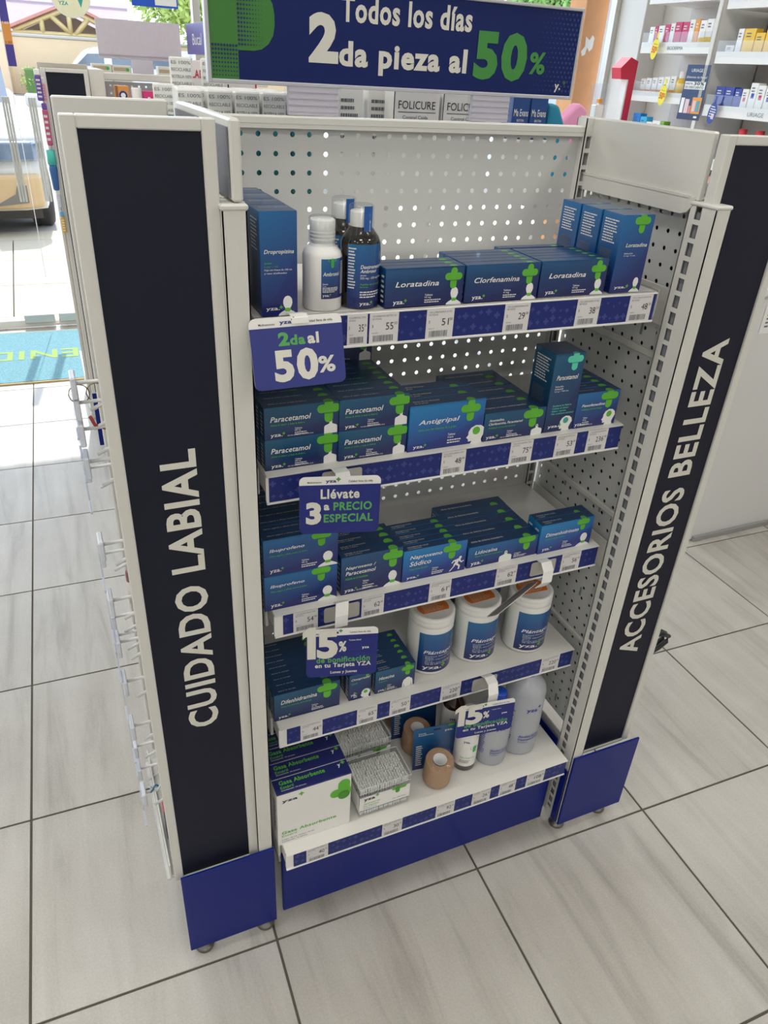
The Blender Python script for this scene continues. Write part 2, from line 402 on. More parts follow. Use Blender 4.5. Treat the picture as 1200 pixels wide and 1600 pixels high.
# shop front: header above the glass, white column on the right, mullions, threshold
mb = MB(); mb.box(-4.6, 3.72, 3.80, 3.95, 2.75, 3.0, wall_m); struct(mb.build('wall_front'))
mb = MB(); mb.box(3.56, 3.72, 3.55, 3.95, 0, 2.999, white_steel, 0.004); struct(mb.build('wall_column'))
alu = mat('aluminium', 'c9c7c0', 0.32, 0.5, 0.02, 200)
pane_m = glassy('window_glass', 'fbfdff', 0.08, 0.02)
def window(n, x0, x1):
    w = MB()
    for a, b in ((x0, x0 + 0.04), (x1 - 0.04, x1)): w.box(a, b, 3.81, 3.87, 0.0, 2.75, alu, 0.002)
    w.box(x0 + 0.04, x1 - 0.04, 3.81, 3.87, 0, 0.06, alu, 0.002); w.box(x0 + 0.04, x1 - 0.04, 3.81, 3.87, 2.69, 2.75, alu, 0.002)
    o = struct(w.build(f'window_{n}'))
    g = MB(); g.box(x0 + 0.04, x1 - 0.04, 3.836, 3.844, 0.06, 2.69, pane_m); g.build('pane', o)
window(1, -4.6, -2.9); window(2, -2.9, -1.2); window(3, 0.68, 2.2); window(4, 2.2, 3.56)
for n, x0, x1 in ((1, -1.19, -0.283), (2, -0.273, 0.67)):
    d = MB(); d.box(x0, x1, 3.832, 3.842, 0.035, 2.70, pane_m); o = struct(d.build(f'door_{n}'))
    q = MB(); q.box(x0 + 0.005, x1 - 0.005, 3.825, 3.85, 0.006, 0.05, white_steel, 0.003); q.build('bottom_rail', o)
    hx = x0 + 0.085 if n == 2 else x1 - 0.08
    hx = -0.213 if n == 2 else -0.342
    q = MB()
    for dx in (-0.014, 0.0, 0.014): q.box(hx + dx - 0.006, hx + dx + 0.006, 3.775, 3.79, 0.73, 1.25, alu, 0.003)
    for z in (0.80, 1.18): q.box(hx - 0.005, hx + 0.005, 3.79, 3.832, z - 0.005, z + 0.005, alu)
    h = q.build('pull_handle', o); h['label'] = 'ribbed aluminium pull handle'
    q = MB(); bx = -0.46 if n == 1 else -0.265; q.box(bx, bx + (0.17 if n == 1 else 0.13), 3.80, 3.822, 0.035, 0.085, alu, 0.004); q.build('lock_box', o)
# coloured height strip stuck on the edge where the glass doors meet
mb = MB(); pur = mat('strip_purple', '4a3f96', 0.6); orr = mat('strip_orange', 'e79a4e', 0.6)
for z0, z1, M in ((1.389, 1.487, pur), (1.487, 1.585, orr), (1.585, 1.72, pur)): mb.box(-0.297, -0.257, 3.824, 3.828, z0, z1, M)
mb.box(-0.301, -0.297, 3.824, 3.829, 0.3, 1.9, ink_white)
F = Face(mb, (-0.297, 3.824, 1.389), (1, 0, 0), (0, 0, 1), 0.04, 0.331)
F.text('1.50', 0.15, 0.85, 0.305, 0.34, ink_black); F.text('1.60', 0.15, 0.85, 0.565, 0.6, ink_white)
tag(mb.build('height_strip'), 'purple and orange height marking strip stuck where the two glass doors meet', 'strip')

# ceiling light panels: a real panel with its own lamp each
lamp_m = mat('lit_diffuser', 'fff8ee', 0.6, emit=2.5)
for x in (-3.0, -0.6, 1.8):
    for y in (-4.0, -2.2, -0.4, 1.6):
        t = thing('ceiling_light', 'square white ceiling light panel, ' + {-3.0: 'left column', -0.6: 'middle column', 1.8: 'right column'}[x] + ', ' + {-4.0: 'farthest behind the viewer', -2.2: 'behind the viewer', -0.4: 'above the fixture front', 1.6: 'between fixture and doors'}[y], 'ceiling light', (x, y, 3.0), group='ceiling light panels')
        q = MB(); q.box(-0.31, 0.31, -0.31, 0.31, -0.025, 0.0, white_steel, 0.004); q.build('frame', t)
        q = MB(); q.box(-0.29, 0.29, -0.29, 0.29, -0.028, -0.026, lamp_m); q.build('diffuser', t)
        ld = bpy.data.lights.new('panel_lamp', 'AREA'); ld.shape = 'SQUARE'; ld.size = 0.56; ld.energy = CEIL_POWER; ld.color = (1.0, 0.98, 0.95)
        lo = bpy.data.objects.new('panel_lamp', ld); COL.objects.link(lo); lo.location = (0, 0, -0.035); lo.parent = t

# entrance mat
def mat_mat():
    return mat('mat_blue_pile', '6a949e', 0.95, bump=0.8, scale=130, var=0.5)
mmat = mat_mat(); medge = mat('mat_edge', 'b09a72', 0.9)
mb = MB(); mb.box(-0.75, 0.75, -0.42, 0.42, 0, 0.010, mmat); mb.box(-0.76, 0.76, -0.435, -0.42, 0, 0.008, medge); mb.box(-0.76, 0.76, 0.42, 0.435, 0, 0.008, medge)
F = Face(mb, (0.75, 0.42, 0.010), (-1, 0, 0), (0, -1, 0), 1.5, 0.84, 0.0006)
F.text('BIENVENIDOS', 0.05, 0.95, 0.42, 0.6, mat('mat_green_pile', '93ab62', 0.95, bump=0.8, scale=220, var=0.2), 0.02)
tag(mb.build('entrance_mat', loc=(-0.28, 3.29, 0), rot=(0, 0, -0.03)), 'blue loop pile entrance mat with green lettering inside the glass doors', 'mat')

# ================================================================== THE DISPLAY FIXTURE
def pegboard(nu, nv, p, org, u, v, M, m0=0.5, m1=0.5, r=0.0037, skip=None, name='pegboard', parent=None, ns=12):
    """sheet with real round holes; nu x nv holes at pitch p, org = first hole"""
    mb = MB(); T = FR(org, u, v); vs = []; fs = []
    for i in range(nu):
        for j in range(nv):
            cx, cy = i * p, j * p; b = len(vs); h = p / 2
            if skip and skip(i, j):
                vs += [(cx - h, cy - h, 0), (cx + h, cy - h, 0), (cx + h, cy + h, 0), (cx - h, cy + h, 0)]; fs.append([b, b + 1, b + 2, b + 3]); continue
            for k in range(ns):
                a = 2 * PI * (k + 0.5) / ns; c, s_ = math.cos(a), math.sin(a); q = h / max(abs(c), abs(s_))
                vs.append((cx + r * c, cy + r * s_, 0))
            # square boundary: corners and the points opposite each hole vertex
            for k in range(ns):
                a = 2 * PI * (k + 0.5) / ns; c, s_ = math.cos(a), math.sin(a); q = h / max(abs(c), abs(s_))
                vs.append((cx + q * c, cy + q * s_, 0))
            cb = len(vs); vs += [(cx + h, cy + h, 0), (cx - h, cy + h, 0), (cx - h, cy - h, 0), (cx + h, cy - h, 0)]
            for k in range(ns):
                k2 = (k + 1) % ns; f = [b + k, b + ns + k]
                a = 2 * PI * (k + 0.5) / ns; a2 = 2 * PI * (k + 1.5) / ns
                for qq, ca in enumerate((PI / 4, 3 * PI / 4, 5 * PI / 4, 7 * PI / 4)):
                    if a < ca - 1e-6 and ca + 1e-6 < a2: f.append(cb + qq)
                f += [b + ns + k2, b + k2]; fs.append(f)
    mb.add(vs, fs, M, T)
    if m0 > 0.5 or m1 > 0.5: pass
    o = mb.build(name, parent)
    sd = o.modifiers.new('sheet', 'SOLIDIFY'); sd.thickness = 0.0009; sd.offset = -1
    return o

def slotted(mb, x0, x1, y0, y1, z0, z1, M, face, pitch=0.025, first=None, sw=0.0125, sh=0.0185, inner=None):
    """an upright: hollow square tube whose named face carries a ladder of slots"""
    # three solid sides
    t = 0.0015
    if face == '-x' or face == '+x':
        X = x0 if face == '-x' else x1; sgn = 1 if face == '-x' else -1
        mb.box(x0, x1, y0, y0 + t, z0, z1, M); mb.box(x0, x1, y1 - t, y1, z0, z1, M)
        xo = x1 if face == '-x' else x0; mb.box(min(xo, xo - sgn * t), max(xo, xo - sgn * t), y0, y1, z0, z1, M)
        a, b = y0, y1; c = (a + b) / 2 if inner is None else inner
        mk = lambda p0, p1, q0, q1: mb.box(min(X, X + sgn * t), max(X, X + sgn * t), p0, p1, q0, q1, M)
    else:
        Y = y0
        mb.box(x0, x0 + t, y0, y1, z0, z1, M); mb.box(x1 - t, x1, y0, y1, z0, z1, M); mb.box(x0, x1, y1 - t, y1, z0, z1, M)
        a, b = x0, x1; c = (a + b) / 2
        mk = lambda p0, p1, q0, q1: mb.box(p0, p1, Y, Y + t, q0, q1, M)
    mk(a, c - sw / 2, z0, z1); mk(c + sw / 2, b, z0, z1)
    z = first; zz = z1
    while z - sh / 2 > z0 + 0.005:
        mk(c - sw / 2, c + sw / 2, z + sh / 2, zz); zz = z - sh / 2; z -= pitch
    mk(c - sw / 2, c + sw / 2, z0, zz)

dk = mat('slot_shadow_steel', '8c8f96', 0.6)  # grey that stands for the shade inside slots
foot_m = mat('foot_grey_metal', '6f6e6a', 0.35, 0.7)
def foot(parent, x, y):
    q = MB(); q.lathe([(0.0, 0.0), (0.017, 0.0), (0.018, 0.003), (0.015, 0.007), (0.006, 0.009), (0.005, 0.04), (0.0, 0.04)], foot_m, 20, Matrix.Translation((x, y, 0)))
    q.build('foot', parent)

# ---- centre bay
bay = thing('display_bay', 'white steel end display bay with pegboard back and navy kick plate between black panels', 'display unit', (0, 0, 0))
pegboard(24, 54, 0.025, (0 - 0.025 * 0, 0, 1.39 - 0.025 * 53), (1, 0, 0), (0, 0, 1), grey_steel, name='back_panel', parent=bay)
q = MB(); q.box(-0.06, 0.5875, -0.012, 0.006, 1.402, 1.4135, white_steel, 0.002); q.box(-0.06, 0.5875, -0.0115, -0.010, 1.398, 1.4035, white_steel); q.build('top_rail', bay)
q = MB(); slotted(q, 0.5665, 0.585, -0.014, 0.012, 0.03, 1.425, white_steel, '-y', first=1.39, sw=0.0095); q.box(0.570, 0.583, -0.004, -0.002, 0.04, 1.4, dk); q.build('upright', bay)  # inner grey sheet added for the slots' shaded tone
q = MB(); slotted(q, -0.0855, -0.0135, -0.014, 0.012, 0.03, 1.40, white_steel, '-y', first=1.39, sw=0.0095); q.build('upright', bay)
q = MB(); q.box(-0.048, 0.562, -0.286, -0.276, 0.022, 0.196, blue_plate, 0.0015); q.build('kick_plate', bay)
q = MB(); q.box(-0.05, 0.565, -0.27, -0.02, 0.16, 0.196, white_steel); q.build('base_box', bay)
foot(bay, 0.0, -0.20); foot(bay, 0.52, -0.20)

# ---- black end panels with vertical lettering
def end_panel(parent, x0, x1, y, z0, z1, words, wx0, wx1, wz0, wz1, bx=0.0145):
    q = MB(); d = 0.018
    q.box(x0, x0 + bx, y, y + d, z0, z1, white_steel, 0.0012); q.box(x1 - bx, x1, y, y + d, z0, z1, white_steel, 0.0012)
    q.box(x0 + bx, x1 - bx, y, y + d, z1 - 0.012, z1, white_steel, 0.0012); q.box(x0 + bx, x1 - bx, y, y + d, z0, z0 + 0.004, white_steel)
    fr = q.build('panel_frame', parent)
    q = MB(); q.box(x0 + bx - 0.001, x1 - bx + 0.001, y + 0.004, y + 0.012, z0 + 0.004, z1 - 0.011, black_panel)
    bp = q.build('sign_board', parent); bp['label'] = 'black board with pale lettering' if words else 'plain black board'
    if words:
        q = MB(); F = Face(q, (wx1, y + 0.004, wz0), (0, 0, 1), (-1, 0, 0), wz1 - wz0, wx1 - wx0, 0.0005)
        ws, fs, asp = None, None, None
        F.text(words, 0, 1, 0, 1, letter_white, 0.028); q.build('lettering', bp)
    return fr

left = thing('side_display_unit', 'left white side unit with black board reading CUIDADO LABIAL', 'display unit', (0, 0, 0))
right = thing('side_display_unit', 'right white side unit with black board reading ACCESORIOS BELLEZA', 'display unit', (0, 0, 0))
end_panel(left, -0.241, -0.094, -0.288, 0.232, 1.4245, 'CUIDADO LABIAL', -0.187, -0.1415, 0.586, 1.062)
end_panel(right, 0.586, 0.745, -0.300, 0.222, 1.4245, 'ACCESORIOS BELLEZA', 0.649, 0.699, 0.49, 1.140)
# posts (front uprights)
q = MB(); slotted(q, -0.0945, -0.0675, -0.296, -0.258, 0.03, 1.338, white_steel, '+x', first=1.325, inner=-0.270); q.box(-0.0965, -0.0655, -0.2975, -0.256, 1.338, 1.345, white_steel, 0.002); q.build('post', left)
q = MB(); slotted(q, 0.580, 0.607, -0.3165, -0.266, 0.03, 1.333, white_steel, '-x', first=1.325, inner=-0.2838); q.box(0.578, 0.609, -0.318, -0.264, 1.333, 1.339, white_steel, 0.002); q.build('post', right)
# grey sheet added inside the right post, giving its slots their shaded tone
q = MB(); q.box(0.586, 0.589, -0.310, -0.270, 0.04, 1.325, dk); q.build('slot_shade_sheet', right)
# navy base plates
q = MB(); q.box(-0.233, -0.066, -0.302, -0.297, 0.030, 0.252, blue_plate, 0.001); q.box(-0.231, -0.068, -0.297, -0.285, 0.032, 0.05, white_steel); q.build('base_plate', left)
q = MB(); q.box(0.583, 0.756, -0.3225, -0.3175, 0.028, 0.243, blue_plate, 0.001); q.box(0.585, 0.754, -0.3175, -0.305, 0.032, 0.05, white_steel); q.build('base_plate', right)
q = MB(); q.box(-0.0665, -0.0645, -0.255, 0.0, 0.04, 0.246, blue_plate); q.build('inner_base_plate', left)
q = MB(); q.box(0.578, 0.580, -0.264, 0.0, 0.04, 0.246, blue_plate); q.box(0.5765, 0.5785, -0.316, -0.300, 0.035, 0.20, blue_plate); q.build('inner_base_plate', right)
for u_, fx in ((left, (-0.205, -0.085)), (right, (0.60, 0.715))):
    for x in fx: foot(u_, x, -0.282 if u_ is left else -0.299); foot(u_, x, -0.03)
# inner pegboard walls, four stacked sheets each
for u_, X, nrm in ((left, -0.088, 1), (right, 0.602, -1)):
    for zt, n in ((1.3125, 9), (1.0875, 12), (0.7875, 12), (0.4875, 9)):
        if nrm < 0: pegboard(11, n, 0.025, (X, -0.262, zt - 0.025 * (n - 1)), (0, 1, 0), (0, 0, 1), grey_steel, name='side_pegboard', parent=u_, r=0.0034)
        else: pegboard(11, n, 0.025, (X, -0.25, zt - 0.025 * (n - 1)), (0, 1, 0), (0, 0, 1), grey_steel, name='side_pegboard', parent=u_, r=0.0034)
        q = MB(); xa, xb = (X - 0.007, X) if nrm < 0 else (X, X + 0.007)
        q.box(xa, xb, -0.255, -0.002, zt + 0.0105, zt + 0.0215, white_steel, 0.002); q.build('seam_rail', u_)
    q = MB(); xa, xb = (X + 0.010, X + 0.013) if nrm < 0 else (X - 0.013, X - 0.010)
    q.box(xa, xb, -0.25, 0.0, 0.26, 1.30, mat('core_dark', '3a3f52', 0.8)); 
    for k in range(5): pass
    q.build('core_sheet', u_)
# little keyhole slots of the right wall, drawn as tabs, every second one shade-grey
for zt in (1.135, 0.925, 0.795, 0.60, 0.31):
    for k, y in enumerate((-0.235, -0.205, -0.125, -0.095)):
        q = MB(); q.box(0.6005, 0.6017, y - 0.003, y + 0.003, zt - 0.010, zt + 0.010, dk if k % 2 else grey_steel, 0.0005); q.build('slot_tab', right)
# header caps above the side walls
q = MB(); q.box(0.582, 0.594, -0.275, 0.030, 1.338, 1.4265, white_steel, 0.0025); q.box(0.594, 0.700, -0.272, 0.028, 1.338, 1.341, white_steel); q.build('header_panel', right)
pts = [(-0.270, 0.0), (-0.270, -0.010), (-0.262, -0.020), (-0.250, -0.024), (0.0, -0.024), (0.0, 0.0)]
q = MB(); q.prism(pts, -0.0015, 0.0015, white_steel, FR((0.5805, 0, 1.343), (0, 1, 0), (0, 0, 1))); q.box(0.578, 0.600, -0.262, 0.0, 1.3415, 1.345, white_steel); q.build('header_flange', right)
hg = mat('header_inside_grey', '77787e', 0.6, var=0.03)
q = MB(); q.box(-0.0815, -0.0695, -0.292, 0.020, 1.346, 1.4255, white_steel, 0.0025); q.build('header_panel', left)
q = MB(); q.box(-0.0835, -0.0820, -0.286, 0.015, 1.349, 1.417, hg); q.build('header_lining', left)
q = MB(); q.prism(pts, -0.0015, 0.0015, white_steel, FR((-0.0645, 0, 1.343), (0, 1, 0), (0, 0, 1))); q.box(-0.095, -0.063, -0.255, 0.0, 1.3415, 1.3455, white_steel); q.build('header_flange', left)
# rear frame of the left unit, outer pegboard for its hooks and low price channel
q = MB(); q.box(-0.236, -0.094, 0.006, 0.024, 0.25, 1.4265, white_steel, 0.002); q.build('rear_panel', left)
pegboard(11, 44, 0.025, (-0.112, -0.26, 0.27), (0, 1, 0), (0, 0, 1), grey_steel, name='outer_pegboard', parent=left, ns=8)
q = MB(); q.box(-0.246, -0.112, -0.275, 0.0, 0.225, 0.232, white_steel, 0.001); q.box(-0.2475, -0.2445, -0.275, 0.0, 0.225, 0.262, white_steel, 0.001)
q.box(-0.254, -0.2475, -0.276, 0.0, 0.222, 0.228, white_steel, 0.001); q.box(-0.2545, -0.2525, -0.276, 0.0, 0.228, 0.262, clear_sheet); q.build('base_ledge', left)
q = MB(); q.box(0.70, 0.745, -0.28, 0.0, 0.225, 0.232, white_steel, 0.001); q.build('base_ledge', right)
pegboard(11, 44, 0.025, (0.630, -0.26, 0.27), (0, 1, 0), (0, 0, 1), grey_steel, name='outer_pegboard', parent=right, ns=8)
# ---- shelves
SH = [(1.215, -0.275, -0.058, 0.548), (0.995, -0.260, -0.048, 0.555), (0.752, -0.258, -0.042, 0.568), (0.502, -0.255, -0.039, 0.570), (0.252, -0.320, -0.050, 0.562)]
NTH = ['top', 'second', 'middle', 'fourth', 'bottom']
PLUSES = random.Random(3)
for i, (z, y, x0, x1) in enumerate(SH):
    t = thing('shelf', f'white steel shelf with navy price rail, {NTH[i]} of the five in the bay' if i else 'white steel shelf with navy price rail, uppermost of the five in the bay', 'shelf', (0, 0, 0), group='display shelves')
    q = MB(); q.box(x0, x1, y + 0.001, -0.013, z - 0.003, z, shelf_white, 0.0008)
    q.box(x0, x1, y + 0.001, y + 0.004, z - 0.040, z, shelf_white); q.box(x0, x0 + 0.002, y + 0.004, -0.013, z - 0.028, z - 0.003, shelf_white)
    q.box(x1 - 0.002, x1, y + 0.004, -0.013, z - 0.028, z - 0.003, shelf_white); q.build('deck', t)
    q = MB(); xs = x0 + (0.014 if i in (2, 3, 4) else 0.004)
    rt, rb = z - 0.003, z - 0.0425
    q.box(x0, x1, y - 0.004, y + 0.0005, rb - 0.002, rb + 0.001, plastic_white, 0.0005); q.box(x0, x1, y - 0.003, y + 0.0005, rt, rt + 0.002, plastic_white, 0.0005)
    q.box(x0, x1, y - 0.001, y + 0.0005, rb + 0.001, rt, plastic_white)
    if i: q.prism([(y + 0.002, -0.0015), (y - 0.006, 0.0), (-0.24 if i < 4 else y + 0.02, 0.0012), (-0.24 if i < 4 else y + 0.02, 0.0)], x0 + 0.001, x1 - 0.001, shelf_white, FR((0, 0, z), (0, 1, 0), (0, 0, 1)))
    q.build('price_rail', t)
    q = MB(); q.box(xs, x1 - 0.001, y - 0.002, y - 0.001, rb + 0.001, rt, rail_blue)
    F = Face(q, (xs, y - 0.002, rb + 0.001), (1, 0, 0), (0, 0, 1), x1 - xs - 0.001, rt - rb - 0.001, 0.0002)
    xx = 0.006
    while xx < x1 - xs - 0.012:
        for rowv in (0.28, 0.72):
            a = PLUSES.choice((0.0022, 0.0032, 0.0048)); u = (xx + PLUSES.uniform(-.002, .002)) / F.w; v = rowv + PLUSES.uniform(-.1, .1)
            F.pill(u, v, a, a * 0.36, rail_plus, 1); F.pill(u, v, a * 0.36, a, rail_plus, 1.5)
        xx += 0.0115
    q.build('printed_strip', t)
    if i in (0, 2, 4):
        q = MB(); q.box(0.5995 - 0.006, 0.5995 - 0.003, -0.250 if i else -0.262, -0.004, z - 0.062, z - 0.004, white_steel, 0.0008); q.build('bracket', t)
        if i == 0: q = MB(); q.box(0.570, 0.572, y + 0.02, -0.02, z - 0.045, z - 0.004, white_steel); q.build('bracket', t)
    q = MB(); q.box(x0 - 0.006, x0 - 0.001, y + 0.03, -0.013, z - 0.045, z - 0.004, white_steel, 0.001); q.build('bracket', t)

# ---- price tags
TAGS = [[('35', '50', 0.058, 0.085, 'AMBROXOL 120 ML'), ('55', '50', 0.088, 0.128, 'AMBROXOL DEXTRO 120'), ('51', '50', 0.168, 0.208, 'LORATADINA 10 MG'), ('29', '00', 0.286, 0.326, 'CLORFENAMINA 4 MG'), ('38', '50', 0.405, 0.445, 'LORATADINA 10 TAB'), ('48', '50', 0.498, 0.540, 'LORATADINA JBE')],
        [('48', '50', 0.22, 0.261, 'ANTIGRIPAL CAP'), ('75', '00', 0.34, 0.381, 'ANTIGRIPAL TAB'), ('53', '50', 0.424, 0.464, 'PARACETAMOL SOL'), ('236', '00', 0.486, 0.526, 'FEXOFENADINA')],
        [('54', '50', -0.012, 0.028, 'IBUPROFENO 400'), ('62', '00', 0.102, 0.141, 'NAPROXENO PARAC'), ('61', '00', 0.223, 0.264, 'NAPROXENO SOD'), ('62', '00', 0.352, 0.394, 'LIDOCAINA'), ('56', '00', 0.488, 0.529, 'DIMENHIDRINATO')],
        [('44', '50', -0.001, 0.039, 'DIFENHIDRAMINA'), ('65', '00', 0.104, 0.143, 'OMEPRAZOL'), ('50', '50', 0.168, 0.209, 'HIOSCINA'), ('220', '00', 0.272, 0.314, 'PLANTAGO'), ('220', '00', 0.494, 0.537, 'PLANTAGO NAT')],
        [('40', '00', -0.012, 0.030, 'GASA ABSORBENTE'), ('30', '00', 0.139, 0.181, 'APLICADORES'), ('92', '00', 0.254, 0.295, 'VENDA'), ('26', '00', 0.335, 0.377, 'AGUA'), ('48', '00', 0.398, 0.437, 'ALCOHOL'), ('108', '00', 0.463, 0.507, 'ALCOHOL GDE')]]
WHERE = [['under the Ambroxol bottle', 'under the Dextrometorfano bottle', 'under the short Loratadina row', 'under the Clorfenamina cartons', 'under the long Loratadina row', 'under the tall Loratadina cartons'],
         ['under the Antigripal cartons', 'under the Amantadina cartons', 'under the tall Paracetamol carton', 'under the Fexofenadina carton'],
         ['under the Ibuprofeno cartons', 'under the Naproxeno Paracetamol cartons', 'under the Naproxeno Sódico cartons', 'under the Lidocaína cartons', 'under the Dimenhidrinato cartons'],
         ['under the Difenhidramina cartons', 'under the Omeprazol carton', 'under the Hioscina cartons', 'under the leftmost tub', 'at the right end of the tub shelf'],
         ['under the gauze boxes', 'under the cotton swab box', 'under the front bandage roll', 'under the brown bottle', 'under the smaller alcohol bottle', 'under the larger alcohol bottle']]
for i, L_ in enumerate(TAGS):
    z, y = SH[i][0], SH[i][1]
    for k, (pr_, ct, a, b, nm) in enumerate(L_):
        w = b - a; h = 0.0385; q = MB(); q.box(0, w, -0.0012, -0.0004, 0, h, tag_white)
        F = Face(q, (0, -0.0012, 0), (1, 0, 0), (0, 0, 1), w, h, 0.00015)
        F.text('YZA ' + nm, 0.08, 0.9, 0.88, 0.94, ink_grey); F.text(pr_[-1] + '0 PZAS', 0.08, 0.4, 0.79, 0.85, ink_grey)
        F.text('$', 0.08, 0.13, 0.52, 0.64, ink_grey)
        wd = 0.13 * len(pr_)
        F.text(pr_, 0.82 - wd, 0.82, 0.44, 0.68, ink_black); F.text(ct, 0.85, 0.95, 0.60, 0.69, ink_black)
        rr = random.Random(i * 10 + k); u = 0.12
        F.text('750' + pr_ + '27', 0.08, 0.3, 0.33, 0.37, ink_grey)
        while u < 0.8:
            bw = rr.choice((0.012, 0.02, 0.035)); F.rect(u, u + bw, 0.06, 0.27, ink_grey); u += bw + rr.choice((0.012, 0.02))
        o = q.build('price_tag', loc=(a, y - 0.0022, z - 0.0415))
        where = {(2, 1): 'under the naproxeno paracetamol boxes', (2, 3): 'under the lidocaina boxes', (3, 3): 'left of the two reading 220', (3, 4): 'right of the two reading 220', (0, 5): 'at the right end of the top shelf', (1, 0): 'under the Antigripal boxes', (4, 4): 'on the bottom shelf rail'}.get((i, k), f'on the {NTH[i]} shelf rail')
        where = WHERE[i][k]
        tag(o, f'white price tag reading {pr_} {where}', 'price tag', 'price tags on the rails')

# ================================================================== THE MEDICINE CARTONS
def bold(F, t, u0, u1, v0, v1, M=ink_white): F.text(t, u0, u1, v0, v1, M, 0.012, 0.25, 3)
def small(F, t, u0, u1, v0, v1, M=ink_white): F.text(t, u0, u1, v0, v1, M, 0.008, 0.0, 3)
def topcross(u, a, M=ink_lime):
    def f(T): T.pill(u, 0.0, a * 0.42, a * 0.55, M, 1, 't')
    return f
def flat_box(name, fig='neck', cross=(0.86, 0.74, 0.0125), nm=(0.12, 0.67, 0.5, 0.68), tagline=None, fu=(0.78, 0.99), fv=0.46, small_u=0.6, top_words=None, lg=(0.1, 0.27, 0.06, 0.2), dose='10 mg', c2=None, accent=ink_lime, via=False):
    def draw(F):
        names = name if isinstance(name, tuple) else (name,)
        n = len(names); u0, u1, v0, v1 = nm
        for k, t in enumerate(names):
            hh = (v1 - v0) / n
            frac = 1.0 if len(t) == max(map(len, names)) else len(t) / max(map(len, names))
            bold(F, t, u0, u0 + (u1 - u0) * frac, v1 - hh * (k + 0.85), v1 - hh * (k + 0.08))
        F.plus(cross[0], cross[1], cross[2], ink_lime if c2 is None else ink_mint, ink_lime2 if c2 is None else ink_mint2)
        if fig == 'run': F.put([((fu[0] + (fu[1] - fu[0]) * x) * F.w, (0.05 + (fv) * y) * F.h) for x, y in shape_bust('run')], ink_white, 1)
        elif fig: bust(F, fig, fu[0], fu[1], 0.0, fv, accent)
        if tagline: small(F, tagline, nm[0], nm[0] + min(0.5, 0.014 * len(tagline)), v0 - 0.10, v0 - 0.035, ink_lime)
        logo(F, *lg)
        small(F, 'Tabletas', small_u - 0.1, small_u, 0.27, 0.32); small(F, dose, small_u - 0.1, small_u - 0.02, 0.2, 0.255)
        F.lines(small_u - 0.1, small_u + 0.12, 0.08, 0.19, 2, ink_white)
        if via: small(F, 'VÍA DE ADMINISTRACIÓN: Oral', small_u - 0.2, small_u + 0.15, 0.07, 0.115)
    def top(T):
        T.pill(cross[0], 0.0, cross[2] * 0.42, cross[2] * 0.62, ink_lime if c2 is None else ink_mint, 1, 't')
        if top_words:
            for k, t in enumerate(top_words): small(T, t, 0.08, 0.08 + 0.0155 * len(t), 0.42 - 0.26 * k, 0.58 - 0.26 * k)
    return draw, top

